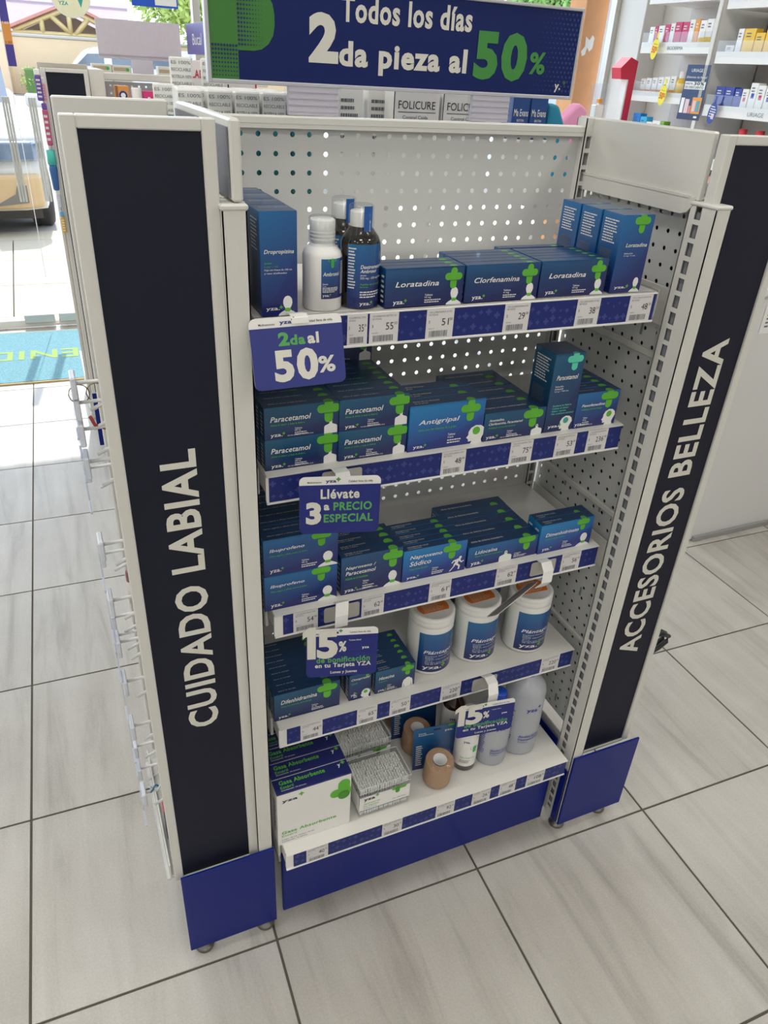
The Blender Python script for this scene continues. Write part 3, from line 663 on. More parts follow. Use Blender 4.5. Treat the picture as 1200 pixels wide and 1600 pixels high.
def add_rows():
    G = []
    def mk(w, d, h, body, draw_top, side=None):
        return carton(w, d, h, body, draw_top[0], carton_top, draw_top[1], side)
    z = 1.2155
    # --- top shelf
    def tall(name, words, lgu=(0.22, 0.62), fig=(0.45, 0.99), cross=None, bul=None, accent=ink_lime, figk='neck', mint=False, nmv=(0.60, 0.65), nmu=(0.1, 0.9)):
        def draw(F):
            bold(F, name, nmu[0], nmu[1], nmv[0], nmv[1])
            v = nmv[0] - 0.09
            for k, (t, M) in enumerate(words): small(F, t, nmu[0], nmu[0] + min(0.75, 0.034 * len(t)), v - 0.032 * k, v + 0.02 - 0.032 * k, M)
            if bul:
                for k, t in enumerate(bul): small(F, t, nmu[0] - 0.02, nmu[0] - 0.02 + 0.038 * len(t), 0.34 - 0.035 * k, 0.362 - 0.035 * k, ink_mint)
            if cross: F.plus(cross[0], cross[1], cross[2], ink_mint if mint else ink_lime, ink_mint2 if mint else ink_lime2)
            bust(F, figk, fig[0], fig[1], 0.0, 0.2, accent); logo(F, lgu[0] - 0.1, lgu[1] - 0.05, 0.05, 0.095)
        def top(T):
            if cross: T.pill(cross[0], 0, cross[2] * 0.4, cross[2] * 0.4, ink_mint if mint else ink_lime, 1, 't')
            else: small(T, name, 0.15, 0.9, 0.5, 0.58)
        return draw, top
    def side_tall(q): q.lines(0.15, 0.85, 0.62, 0.93, 9, ink_white); q.lines(0.15, 0.85, 0.05, 0.55, 22, ink_grey)
    dro = mk(0.0445, 0.044, 0.118, p_blue, tall('Dropropizina', [('Jarabe', ink_lime), ('3 mg / 1 mL', ink_lime), ('Caja con frasco de 120 mL', ink_white), ('y vaso dosificador', ink_white)]), side_tall)
    row(dro, 'tall dark blue Dropropizina carton,', 'at top shelf left end', 'Dropropizina cartons', -0.0485, -0.272, z, 0.0445, 4)
    lor = mk(0.111, 0.0158, 0.049, p_dark, flat_box('Loratadina'))
    row(lor, 'flat Loratadina carton,', 'beside the syrup bottles', 'short row of Loratadina cartons', 0.1105, -0.272, z, 0.0162, 3)
    clo = mk(0.113, 0.0165, 0.049, p_dark, flat_box('Clorfenamina', nm=(0.11, 0.72, 0.5, 0.68), dose='4 mg', small_u=0.62))
    row(clo, 'flat blue Clorfenamina carton,', 'on the top shelf', 'Clorfenamina cartons', 0.2245, -0.272, z, 0.0169, 5)
    row(lor, 'flat Loratadina carton,', 'beside the tall Loratadina cartons', 'long row of Loratadina cartons', 0.3415, -0.270, z, 0.0163, 5)
    row(lor, 'flat dark carton,', 'behind the long row of Loratadina', 'cartons set back on the top shelf', 0.325, -0.184, z, 0.0163, 1)
    lt = mk(0.0545, 0.045, 0.106, p_blue, tall('Loratadina', [('Solución', ink_white), ('5 mg / 5 mL', ink_white)], cross=(0.62, 0.93, 0.0135), nmu=(0.22, 0.9), fig=(0.62, 0.98)), side_tall)
    row(lt, 'tall blue Loratadina solution carton,', 'at top shelf right end', 'tall Loratadina cartons', 0.4625, -0.271, z, 0.0475, 3, dx=-0.0015)
    # --- second shelf
    z = 0.9953
    par = mk(0.105, 0.0203, 0.0462, p_teal, flat_box('Paracetamol', 'torso', (0.86, 0.8, 0.0165), (0.08, 0.62, 0.52, 0.74), 'Alivia el dolor y baja la fiebre.', (0.8, 0.98), 0.46, 0.5, ('Alivia el dolor y baja la fiebre.',), (0.08, 0.27, 0.06, 0.2), '500 mg', via=True))
    for nm, x, y in (('left', -0.0455, -0.2495), ('right', 0.0605, -0.2515)):
        for lv, ln in enumerate(('lower', 'upper')):
            row(par, f'blue Paracetamol carton,', f'in {nm} block, {ln} layer', 'stacked Paracetamol cartons', x, y, z + 0.0464 * lv, 0.0206, 9)
        row(par, f'blue Paracetamol carton,', f'in {nm} block, third layer', 'stacked Paracetamol cartons', x, y + 0.0206 * 7.0, z + 0.0928, 0.0206, 2)
    ant = mk(0.1245, 0.0265, 0.072, p_bright, flat_box('Antigripal', 'profile', (0.8, 0.82, 0.0165), (0.12, 0.66, 0.53, 0.7), 'Alivio para los síntomas de la gripe', (0.78, 1.04), 0.42, 0.62, ('Alivio de los síntomas', 'de la gripe'), (0.07, 0.24, 0.05, 0.14), '24 cápsulas'))
    row(ant, 'bright blue Antigripal carton,', 'on the second shelf', 'Antigripal cartons', 0.1668, -0.254, z, 0.0272, 3)
    ama = mk(0.109, 0.033, 0.046, p_teal, flat_box(('Amantadina,', 'Clorfenamina, Paracetamol'), 'torso', (0.79, 0.8, 0.0178), (0.07, 0.62, 0.54, 0.8), 'Antigripal con acción antiviral', (0.79, 0.97), 0.4, 0.48, ('Antigripal con acción antiviral específica.',), (0.05, 0.24, 0.06, 0.2), '24 cápsulas', via=True))
    row(ama, 'blue Amantadina carton,', 'right of the Antigripal', 'Amantadina cartons', 0.2925, -0.2545, z, 0.0335, 5)
    ps = mk(0.0548, 0.055, 0.128, p_teal, tall('Paracetamol', [('Solución', ink_white), ('Infantil', ink_white), ('3.2 g / 100 mL', ink_white)], cross=(0.67, 0.93, 0.0145), bul=('· Reduce la fiebre', '· Calma el dolor', '· Sabor cereza', '· No contiene alcohol'), figk='profile', mint=True, accent=ink_mint2, nmv=(0.68, 0.74), nmu=(0.14, 0.86), fig=(0.48, 0.95)), side_tall)
    o = link('medicine_carton', ps, None, (0.4028, -0.2545, z)); tag(o, 'tall blue Paracetamol infant solution carton with mint cross on the second shelf', 'medicine box')
    fex = mk(0.0825, 0.0192, 0.0595, p_blue, flat_box('Fexofenadina', 'profile', (0.75, 0.86, 0.0165), (0.12, 0.66, 0.6, 0.7), 'Antialérgico, alivio de la alergia', (0.66, 0.98), 0.46, 0.3, ('Antialérgico sin sueño',), (0.03, 0.26, 0.05, 0.17), '180 mg', via=True))
    row(fex, 'small blue Fexofenadina carton,', 'at second shelf right end', 'Fexofenadina cartons', 0.4588, -0.255, z, 0.0198, 5)
    # --- middle shelf
    z = 0.7523
    ibu = mk(0.117, 0.0192, 0.0645, p_blue, flat_box('Ibuprofeno', 'neck', (0.77, 0.9, 0.0155), (0.08, 0.54, 0.62, 0.76), 'Alivio seguro y eficaz contra el dolor.', (0.72, 1.0), 0.42, 0.6, ('Alivio seguro y eficaz contra el dolor.',), (0.08, 0.26, 0.07, 0.2), '400 mg'))
    for lv, ln in enumerate(('lower', 'upper')):
        row(ibu, 'blue Ibuprofeno carton,', f'in the {ln} layer, middle shelf', 'Ibuprofeno cartons', -0.0525, -0.2475, z + 0.0647 * lv, 0.0195, 9)
    npm = mk(0.105, 0.0187, 0.072, p_dark, flat_box(('Naproxeno /', 'Paracetamol'), 'neck', (0.84, 0.83, 0.018), (0.07, 0.56, 0.5, 0.76), 'Indicado en el tratamiento', (0.7, 1.0), 0.42, 0.45, ('Indicado en el tratamiento', 'de dolor y fiebre'), (0.06, 0.26, 0.05, 0.16), '275 mg / 300 mg', via=True))
    row(npm, 'dark Naproxeno Paracetamol carton,', 'on the middle shelf', 'Naproxeno Paracetamol cartons', 0.070, -0.2475, z, 0.0192, 4)
    nps = mk(0.117, 0.0162, 0.061, p_bright, flat_box(('Naproxeno', 'Sódico'), 'run', (0.76, 0.82, 0.0165), (0.1, 0.6, 0.46, 0.84), 'Tratamiento del dolor', (0.74, 0.98), 0.46, 0.56, ('TRATAMIENTO DEL DOLOR', 'E INFLAMACIÓN'), (0.07, 0.26, 0.06, 0.16), '550 mg'))
    row(nps, 'bright Naproxeno Sódico carton,', 'on the middle shelf', 'Naproxeno Sódico cartons', 0.1778, -0.2475, z, 0.0166, 5)
    lid = mk(0.140, 0.0278, 0.042, p_blue, flat_box('Lidocaína', 'torso', (0.83, 0.88, 0.0175), (0.09, 0.4, 0.6, 0.82), 'Alivio de dolores musculares', (0.45, 0.63), 0.52, 0.76, ('Alivio de dolores musculares.',), (0.05, 0.22, 0.08, 0.3), '5%'))
    row(lid, 'low wide blue Lidocaína carton,', 'on the middle shelf', 'Lidocaína cartons', 0.2985, -0.2475, z, 0.0284, 5)
    dim = mk(0.113, 0.021, 0.059, p_bright, flat_box('Dimenhidrinato', 'neck', (0.79, 0.88, 0.0135), (0.1, 0.72, 0.56, 0.72), 'Previene el mareo y vómito', (0.72, 0.99), 0.46, 0.55, ('Previene náusea, mareo', 'y vómito'), (0.08, 0.25, 0.07, 0.2), '50 mg'))
    row(dim, 'blue Dimenhidrinato carton,', 'at middle shelf right end', 'Dimenhidrinato cartons', 0.4398, -0.250, z, 0.0213, 2)
    # --- fourth shelf
    z = 0.5023
    dif = mk(0.119, 0.0143, 0.060, p_teal, flat_box('Difenhidramina', None, (0.8, 0.82, 0.0185), (0.1, 0.64, 0.58, 0.78), 'Alivia los síntomas de la alergia', (0, 0), 0.1, 0.66, ('Alivia la alergia',), (0.06, 0.24, 0.06, 0.18), '25 mg'))
    row(dif, 'dark teal blue Difenhidramina carton,', 'at fourth shelf left end', 'Difenhidramina cartons', -0.0408, -0.238, z, 0.0147, 9)
    om = mk(0.042, 0.020, 0.060, p_dark, flat_box('Omeprazol', 'profile', (0.8, 1.0, 0.008), (0.08, 0.92, 0.74, 0.88), 'Control de la acidez', (0.52, 0.98), 0.36, 0.3, None, (0.08, 0.36, 0.16, 0.26), '20 mg'))
    row(om, 'small narrow Omeprazol carton,', 'below the hanging discount card', 'Omeprazol cartons', 0.0955, -0.237, z, 0.0205, 5)
    hio = mk(0.079, 0.0161, 0.053, p_teal, flat_box('Hioscina', 'back', (0.8, 0.84, 0.0125), (0.08, 0.46, 0.58, 0.76), 'Antiespasmódico', (0.68, 0.96), 0.42, 0.4, ('Antiespasmódico', 'alivio del cólico'), (0.07, 0.28, 0.06, 0.18), '10 mg', via=True))
    row(hio, 'teal blue Hioscina carton,', 'on the fourth shelf', 'Hioscina cartons', 0.1462, -0.237, z, 0.0165, 6)
    # --- gauze boxes
    z = 0.2523
    gz = MB(); w, d, h = 0.1385, 0.033, 0.140
    gz.box(0, w, 0, d, 0, h, plastic_white, 0.0006)
    gz.box(-0.0004, w + 0.0004, -0.0004, d - 0.0015, h - 0.003, h + 0.0004, sign_navy2, 0.0004)
    F = Face(gz, (0, 0, 0), (1, 0, 0), (0, 0, 1), w, h)
    F.text('yza', 0.06, 0.27, 0.81, 0.86, ink_black, 0.03); F.pill(0.32, 0.9, 0.005, 0.0014, ink_lime, 2); F.pill(0.32, 0.9, 0.0014, 0.005, ink_lime, 3)
    F.pill(0.86, 0.68, 0.021, 0.0105, ink_lime, 1); F.pill(0.9, 0.76, 0.0115, 0.0215, ink_lime, 2); F.pill(0.9, 0.62, 0.0115, 0.011, ink_lime2, 3)
    F.text('Gasa Absorbente', 0.05, 0.8, 0.21, 0.265, ink_lime, 0.02); F.text('Estéril', 0.05, 0.25, 0.155, 0.195, ink_lime, 0.0)
    F.text('Largo: 10 cm. Ancho: 10 cm.', 0.05, 0.5, 0.085, 0.11, ink_black, 0.01); F.text('Contenido: 10 piezas.', 0.05, 0.4, 0.045, 0.07, ink_black, 0.01)
    T = Face(gz, (0, 0, h + 0.0004), (1, 0, 0), (0, 1, 0), w, d)
    T.text('Gasa Absorbente', 0.07, 0.68, 0.5, 0.78, ink_lime, 0.025); T.text('Estéril', 0.07, 0.24, 0.24, 0.42, ink_lime, 0.01); T.text('Contenido 10 piezas.', 0.07, 0.4, 0.1, 0.18, ink_white, 0.01)
    T.text('y', 0.86, 0.9, 0.5, 0.75, ink_white, 0.03); T.pill(0.94, 0.8, 0.004, 0.0014, ink_lime, 2); T.pill(0.94, 0.8, 0.0014, 0.004, ink_lime, 3)
    Face(gz, (0, d, 0), (0, -1, 0), (0, 0, 1), d, h).lines(0.3, 0.7, 0.2, 0.8, 8, ink_grey)
    gm = gz.mesh('gauze_box')
    row(gm, 'white and navy Gasa Absorbente gauze box,', 'on the bottom shelf', 'gauze boxes', -0.057, -0.300, z, 0.0345, 5, name='gauze_box', cat='gauze box')
sign_navy2 = mat('gauze_navy', '1d2563', 0.4, var=0.03)
add_rows()

# ================================================================== BOTTLES AND TUBS
def at_label(mb, r, z0, z1, a0, a1, M, parts=()):
    mb.lathe([(r, z0), (r, z1)], M, 20, None, a0, a1, True, 0.0)
def wrap(mb, r, zb, hh, a_mid, width, fn):
    """print flat lettering, then bend it round a cylinder of radius r"""
    tmp = MB(); F = Face(tmp, (0, 0, 0), (1, 0, 0), (0, 1, 0), width, hh, 0.00022); fn(F)
    for f, i in zip(tmp.f, tmp.i): pass
    b = len(mb.v)
    for x, y, e in tmp.v:
        a = a_mid + (x - width / 2) / r; mb.v.append(((r + e) * math.cos(a), (r + e) * math.sin(a), zb + y))
    for f, i in zip(tmp.f, tmp.i): mb.f.append([b + j for j in f]); mb.i.append(mb.mi(tmp.mats[i])); mb.sm.append(False)
def grid_rect(F, u0, u1, v0, v1, M, n=10, lay=1):
    for k in range(n): F.rect(u0 + (u1 - u0) * k / n, u0 + (u1 - u0) * (k + 1) / n, v0, v1, M, lay)
A = -PI / 2
clear_cap = glassy('clear_cap_plastic', 'f6f8f9', 0.22, 0.15)
# white syrup bottle
t = thing('syrup_bottle', 'white Ambroxol syrup bottle with clear dosing cup over its cap', 'bottle', (0.0355, -0.2455, 1.2155))
q = MB(); q.lathe([(0, 0), (0.0225, 0), (0.0242, 0.002), (0.0242, 0.064), (0.0225, 0.069), (0.0140, 0.078), (0.0130, 0.080), (0.0130, 0.095), (0, 0.095)], plastic_white, 32); bo = q.build('body', t)
q = MB()
def lab(F):
    grid_rect(F, 0, 1, 0, 1, navy_label, 12); grid_rect(F, 0.66, 0.97, 0.04, 0.97, rail_blue, 5, 1.5)
    F.pill(0.34, 0.97, 0.0055, 0.0018, ink_green, 2, 'b'); F.pill(0.34, 0.9, 0.002, 0.0055, ink_green, 3)
    bold(F, 'Ambroxol', 0.05, 0.6, 0.58, 0.68); small(F, 'Solución', 0.04, 0.2, 0.36, 0.40); small(F, '3 mg', 0.04, 0.14, 0.31, 0.34); F.lines(0.04, 0.6, 0.16, 0.3, 4, ink_white); logo(F, 0.04, 0.3, 0.04, 0.12); F.lines(0.68, 0.95, 0.08, 0.93, 18, ink_white)
wrap(q, 0.0244, 0.016, 0.047, A + 0.45, 0.040, lab); q.build('paper_label', bo)
q = MB(); q.lathe([(0.0138, 0.078), (0.0150, 0.080), (0.0150, 0.092), (0.0152, 0.093), (0.0152, 0.1035), (0.0138, 0.105), (0, 0.105)], plastic_white, 28)
for k in range(3): q.lathe([(0.0153, 0.081 + 0.004 * k), (0.0158, 0.0825 + 0.004 * k), (0.0153, 0.084 + 0.004 * k)], plastic_white, 28)
q.build('cap', t)
q = MB(); q.lathe([(0.0168, 0.072), (0.0164, 0.106), (0.0150, 0.1075), (0, 0.1075)], clear_cap, 28); q.build('dosing_cup', t)
# amber-dark syrup bottles with blue sleeve
dark_syrup = mat('dark_syrup', '1d1513', 0.08, coat=0.6, var=0.1)
def syrup(x, y, label, front):
    t = thing('syrup_bottle', label, 'bottle', (x, y, 1.2155), group='Dextrometorfano Ambroxol bottles')
    q = MB(); q.lathe([(0, 0), (0.0225, 0), (0.0245, 0.002), (0.0245, 0.079), (0.022, 0.085), (0.0135, 0.095), (0.0125, 0.098), (0.0125, 0.106), (0, 0.106)], dark_syrup, 32); b = q.build('body', t)
    q = MB()
    def lab(F):
        grid_rect(F, 0, 1, 0, 1, navy_label, 16); F.lines(0.02, 0.17, 0.3, 0.96, 14, ink_white)
        F.pill(0.86, 0.9, 0.0105, 0.0045, ink_lime, 2, 'b'); F.pill(0.86, 0.78, 0.0045, 0.010, ink_lime2, 3)
        bold(F, 'Dextrometorfano', 0.25, 0.84, 0.63, 0.69); bold(F, 'Ambroxol', 0.25, 0.58, 0.565, 0.62)
        small(F, 'Jarabe', 0.25, 0.36, 0.51, 0.54); small(F, '225 mg - 225 mg/100 mL', 0.25, 0.78, 0.46, 0.50); small(F, 'Auxiliar en el tratamiento', 0.25, 0.8, 0.37, 0.40, ink_lime); small(F, 'de la tos', 0.25, 0.4, 0.33, 0.355, ink_lime)
        F.lines(0.25, 0.7, 0.16, 0.28, 3, ink_white); logo(F, 0.25, 0.5, 0.03, 0.1); bust(F, 'neck', 0.74, 0.98, 0.0, 0.34)
    wrap(q, 0.0247, 0.002, 0.076, A + 0.35, 0.068, lab); q.build('paper_label', b)
    q = MB(); q.lathe([(0.0135, 0.096), (0.0135, 0.112), (0.0125, 0.1135), (0, 0.1135)], plastic_white, 26); q.build('cap', t)
    q = MB(); q.lathe([(0.0225, 0.084), (0.0158, 0.093), (0.0152, 0.119), (0.0135, 0.1205), (0, 0.1205)], clear_cap, 28); c = q.build('dosing_cup', t)
    q = MB(); wrap(q, 0.0160, 0.084, 0.036, A + 0.2, 0.012, lambda F: (grid_rect(F, 0, 1, 0, 1, mat('seal_blue', '1f5aa8', 0.4), 4), F.text('Dextrometorfano', 0.6, 0.75, 0.1, 0.8, ink_white, 0)))
    q.build('seal_strip', c)
syrup(0.085, -0.2455, 'dark syrup bottle with blue Dextrometorfano Ambroxol label, in front', 1)
syrup(0.083, -0.190, 'dark blue labelled syrup bottle standing behind the front Dextrometorfano bottle', 0)

# fibre powder tubs
orange_m = mat('lid_sticker_orange', 'd9762a', 0.5, var=0.04)
def tub(x, y, label, rot, group='Plántago tubs'):
    t = thing('powder_tub', label, 'tub', (x, y, 0.5023), (0, 0, rot), group=group)
    r = 0.0425
    q = MB(); q.lathe([(0, 0), (r - 0.006, 0), (r - 0.001, 0.003), (r, 0.007), (r, 0.106), (r - 0.002, 0.109), (r - 0.002, 0.112), (0, 0.112)], plastic_white, 40); b = q.build('body', t)
    q = MB()
    def lab(F):
        grid_rect(F, 0, 1, 0, 1, navy_label, 30); F.pill(0.54, 0.87, 0.020, 0.0105, ink_green, 2, 'b'); F.pill(0.60, 0.82, 0.0105, 0.020, ink_green, 3, 'b')
        bold(F, 'Plántago Psyllium', 0.07, 0.86, 0.46, 0.57); small(F, 'Psyllium Plantago', 0.10, 0.42, 0.41, 0.435); small(F, 'Polvo', 0.10, 0.2, 0.37, 0.395); small(F, 'Sabor Naranja Piña', 0.10, 0.48, 0.33, 0.355); small(F, '49.7 g', 0.10, 0.19, 0.285, 0.31)
        small(F, 'Envase con 400 g', 0.10, 0.42, 0.245, 0.27); small(F, 'Vía de administración: Oral', 0.10, 0.56, 0.21, 0.235); logo(F, 0.07, 0.37, 0.05, 0.17)
    wrap(q, r + 0.0003, 0.010, 0.090, A + 0.796, 0.150, lab); q.build('paper_label', b)
    q = MB(); rl = 0.0415; q.lathe([(rl - 0.001, 0.110), (rl + 0.001, 0.112), (rl + 0.001, 0.121), (rl, 0.1225), (rl + 0.0008, 0.124), (rl + 0.0008, 0.130), (rl - 0.002, 0.132), (rl - 0.005, 0.1322), (rl - 0.006, 0.1312), (0, 0.1312)], plastic_white, 40); l = q.build('lid', t)
    q = MB(); P = [(0.030 * math.cos(a), 0.030 * math.sin(a)) for a in [math.radians(x_) for x_ in range(-30, 211, 12)]]
    q.prism(P, 0.1312, 0.1318, orange_m); F = Face(q, (-0.03, -0.03, 0.1318), (1, 0, 0), (0, 1, 0), 0.06, 0.06, 0.0002)
    F.lines(0.15, 0.85, 0.28, 0.92, 12, mat('sticker_print', 'e9c7a6', 0.6)); q.build('lid_sticker', l)
tub(0.2755, -0.1880, 'white Plántago tub with orange lid sticker, leftmost of the front three', 0.0)
tub(0.3735, -0.1885, 'white Plántago tub with orange lid sticker, middle of the front three', 0.05)
tub(0.4835, -0.1990, 'white Plántago tub with orange lid sticker, rightmost of the front three', -0.06)
tub(0.327, -0.098, 'white Plántago tub standing behind, seen between left and middle tubs', 0.1, 'rear Plántago tubs')
tub(0.431, -0.100, 'white Plántago tub standing behind, seen between middle and right tubs', 0.12, 'rear Plántago tubs')

# cotton swab boxes
sw_clear = glassy('swab_box_clear', 'fafbfb', 0.16, 0.12); cotton = mat('cotton', 'f1f0ec', 0.95, bump=0.5, scale=600, var=0.03)
def swabs(x, y, rz, label, paper):
    t = thing('swab_box', label, 'cotton swabs', (x, y, 0.2525), (0, 0, rz), group='cotton swab boxes')
    w, d, h = 0.103, 0.070, 0.080
    q = MB(); rr = random.Random(5)
    for i in range(20):
        for j in range(13):
            cx, cy = 0.004 + i * (w - 0.008) / 19, 0.004 + j * (d - 0.008) / 12
            if 0 < i < 19 and 0 < j < 12: prof = [(0.0014, 0.058), (0.0022, 0.063), (0.0025, 0.068), (0.0018, 0.073), (0, 0.0745)]
            else: prof = [(0, 0.002), (0.002, 0.004), (0.0025, 0.009), (0.0021, 0.014), (0.0011, 0.018), (0.0011, 0.058), (0.0022, 0.063), (0.0025, 0.068), (0.0018, 0.073), (0, 0.0745)]
            q.lathe([(r_, z_ + rr.uniform(-.001, .001)) for r_, z_ in prof], cotton, 6, Matrix.Translation((cx + rr.uniform(-.0007, .0007), cy + rr.uniform(-.0007, .0007), 0)))
    o = q.build('cotton_swabs', t); o['kind'] = 'stuff'
    q = MB()
    def sheet(q, *P): q.add(list(P), [(0, 1, 2, 3)], sw_clear)
    sheet(q, (0, 0, 0), (w, 0, 0), (w, 0, h - 0.004), (0, 0, h - 0.004)); sheet(q, (0, d, 0), (w, d, 0), (w, d, h - 0.004), (0, d, h - 0.004))
    sheet(q, (0, 0, 0), (0, d, 0), (0, d, h - 0.004), (0, 0, h - 0.004)); sheet(q, (w, 0, 0), (w, d, 0), (w, d, h - 0.004), (w, 0, h - 0.004)); sheet(q, (0, 0, 0.0005), (w, 0, 0.0005), (w, d, 0.0005), (0, d, 0.0005)); q.build('clear_box', t)
    q = MB(); e = 0.001; z0 = h - 0.014
    sheet(q, (-e, -e, h), (w + e, -e, h), (w + e, d + e, h), (-e, d + e, h)); sheet(q, (-e, -e, z0), (w + e, -e, z0), (w + e, -e, h), (-e, -e, h)); sheet(q, (-e, d + e, z0), (w + e, d + e, z0), (w + e, d + e, h), (-e, d + e, h))
    sheet(q, (-e, -e, z0), (-e, d + e, z0), (-e, d + e, h), (-e, -e, h)); sheet(q, (w + e, -e, z0), (w + e, d + e, z0), (w + e, d + e, h), (w + e, -e, h))
    for yy in (-e, d + e): q.box(-e, w + e, yy - 0.0006, yy + 0.0006, h - 0.0006, h + 0.0006, mat('clear_rim', 'd9dbdc', 0.2)); q.box(-e, w + e, yy - 0.0005, yy + 0.0005, z0, z0 + 0.0008, mat('clear_rim', 'd9dbdc', 0.2))
    for xx in (-e, w + e): q.box(xx - 0.0006, xx + 0.0006, -e, d + e, h - 0.0006, h + 0.0006, mat('clear_rim', 'd9dbdc', 0.2))
    q.build('clear_lid', t)
    q = MB(); q.box(-0.0004, w + 0.0004, -0.0012, -0.0009, 0.018, 0.058, plastic_white); q.box(-0.0014, -0.0010, 0, d * 0.98, 0.018, 0.058, plastic_white)
    F = Face(q, (0, -0.0012, 0.018), (1, 0, 0), (0, 0, 1), w, 0.040)
    F.rect(0, 1, 0.965, 1, ink_navy); F.rect(0, 1, 0, 0.035, ink_navy); F.text('yza', 0.08, 0.3, 0.62, 0.82, ink_black, 0.03); F.pill(0.345, 0.88, 0.0036, 0.0011, ink_lime, 2); F.pill(0.345, 0.88, 0.0011, 0.0036, ink_lime, 3)
    F.text('Aplicadores', 0.08, 0.4, 0.4, 0.52, ink_lime, 0.01); F.text('De Algodón', 0.08, 0.38, 0.24, 0.36, ink_lime, 0.01); F.text('Doble punta', 0.08, 0.34, 0.13, 0.19, ink_black, 0.01); F.text('Con 200 Piezas', 0.66, 0.93, 0.2, 0.27, ink_black)
    F.pill(0.78, 0.93, 0.0155, 0.0045, ink_lime, 2, 'b'); F.pill(0.75, 0.8, 0.0045, 0.0085, ink_lime2, 3, 'b'); q.build('paper_band', t)
swabs(0.1005, -0.297, 0.0, 'clear box of cotton swabs with white paper band, in front', 1)
swabs(0.102, -0.200, 0.02, 'clear box of cotton swabs, the one behind the front swab box', 0)

# bandage rolls on blister cards
tan_m = mat('bandage_tan', 'b99677', 0.8, bump=0.5, scale=500, var=0.08); card_blue = print_mat('blister_card_blue', '2a6c9c', '1f568c', '1d3168', False)
def bandage(x, y, rz, label, px, pz):
    t = thing('bandage_roll', label, 'bandage', (x, y, 0.2525), (0, 0, rz), group='bandage rolls on cards')
    T = Matrix.Rotation(0.18, 4, 'X')
    q = MB(); ro = 0.0275; ri = 0.0135; T = Matrix.Translation((0, 0, 0.004)) @ Matrix.Rotation(0.13, 4, 'X')
    q.lathe([(ri, 0.003), (ro, 0.003), (ro + 0.0006, 0.006), (ro + 0.0006, 0.060), (ro, 0.062)], tan_m, 36, T)
    for k in range(9):
        r0 = ro - k * (ro - ri - 0.001) / 9; r1 = r0 - (ro - ri - 0.001) / 9
        q.lathe([(r0, 0.062), ((r0 + r1) / 2, 0.0626), (r1, 0.0618)], tan_m, 36, T)
    b = q.build('roll', t)
    q = MB(); q.lathe([(ri + 0.0005, 0.064), (ri - 0.001, 0.064), (ri - 0.001, 0.004)], plastic_white, 30, T); q.build('core', b)
    q = MB(); R2 = Matrix.Translation((0.010, 0.032, 0.0)) @ Matrix.Rotation(-0.12, 4, 'X') @ Matrix.Rotation(0.0, 4, 'Z')
    W2, H2 = 0.100, 0.104; c = 0.005
    q.prism([(0, 0), (W2, 0), (W2, H2 - c), (W2 - c, H2), (c, H2), (0, H2 - c)], 0, 0.0007, card_blue, R2 @ FR((-W2 / 2, 0, 0), (1, 0, 0), (0, 0, 1)))
    F = Face(q, (0, 0, 0), (1, 0, 0), (0, 0, 1), W2, H2, 0.0003); F.T = R2 @ FR((-W2 / 2, -0.0008, 0), (1, 0, 0), (0, 0, 1))
    F.text('Venda', 0.1, 0.26, 0.86, 0.89, ink_white, 0.01); F.text('Autoadherente', 0.1, 0.42, 0.82, 0.85, ink_white, 0.01); F.text('yza.', 0.66, 0.84, 0.83, 0.88, ink_white, 0.02)
    F.lines(0.06, 0.2, 0.1, 0.6, 10, ink_white); F.pill(0.8, 0.98, 0.007, 0.003, ink_lime, 1, 'b'); F.pill(0.5, 0.92, 0.008, 0.0018, ink_black, 1)
    q.build('backing_card', t)
    q = MB(); q.lathe([(ro + 0.003, 0.004), (ro + 0.003, 0.064), (ro - 0.002, 0.067), (0, 0.067)], clear_sheet, 24, T @ Matrix.Translation((0, 0.0, 0))); q.build('blister', t)
bandage(0.279, -0.268, -0.12, 'tan bandage roll on blue blister card at the shelf front', 0, 0)
bandage(0.272, -0.178, -0.10, 'tan bandage roll on blue blister card, the one behind', 0, 0)
bandage(0.268, -0.100, -0.10, 'blue carded bandage at the back of the bottom shelf', 0, 0)

# antiseptic bottles with white label
brown_m = mat('brown_bottle', '2a1710', 0.12, coat=0.5, var=0.1)
def brown(x, y, label):
    t = thing('antiseptic_bottle', label, 'bottle', (x, y, 0.2525), group='brown antiseptic bottles')
    q = MB(); r = 0.0235; q.lathe([(0, 0), (r - 0.003, 0), (r, 0.003), (r, 0.112), (r - 0.002, 0.120), (0.0125, 0.136), (0.0115, 0.139), (0.0115, 0.148), (0, 0.148)], brown_m, 32); b = q.build('body', t)
    def lab(F):
        grid_rect(F, 0, 1, 0, 1, plastic_white, 20); F.text('yza.', 0.40, 0.56, 0.70, 0.77, ink_navy, 0.03); F.pill(0.68, 0.56, 0.009, 0.004, ink_green, 2); F.pill(0.69, 0.52, 0.004, 0.009, ink_green, 3)
        F.text('Agua Oxigenada', 0.36, 0.7, 0.24, 0.29, ink_green, 0.01); F.lines(0.36, 0.65, 0.1, 0.2, 3, ink_grey)
    q = MB(); wrap(q, r + 0.0003, 0.016, 0.092, A - 0.45, 0.086, lab); q.build('paper_label', b)
    q = MB(); q.lathe([(0.0135, 0.138), (0.0135, 0.155), (0.0125, 0.157), (0, 0.157)], plastic_white, 26); q.build('cap', t)
brown(0.351, -0.2505, 'brown antiseptic bottle with white label beside the alcohol bottle, in front')
brown(0.353, -0.1860, 'brown antiseptic bottle with white cap, the one behind')

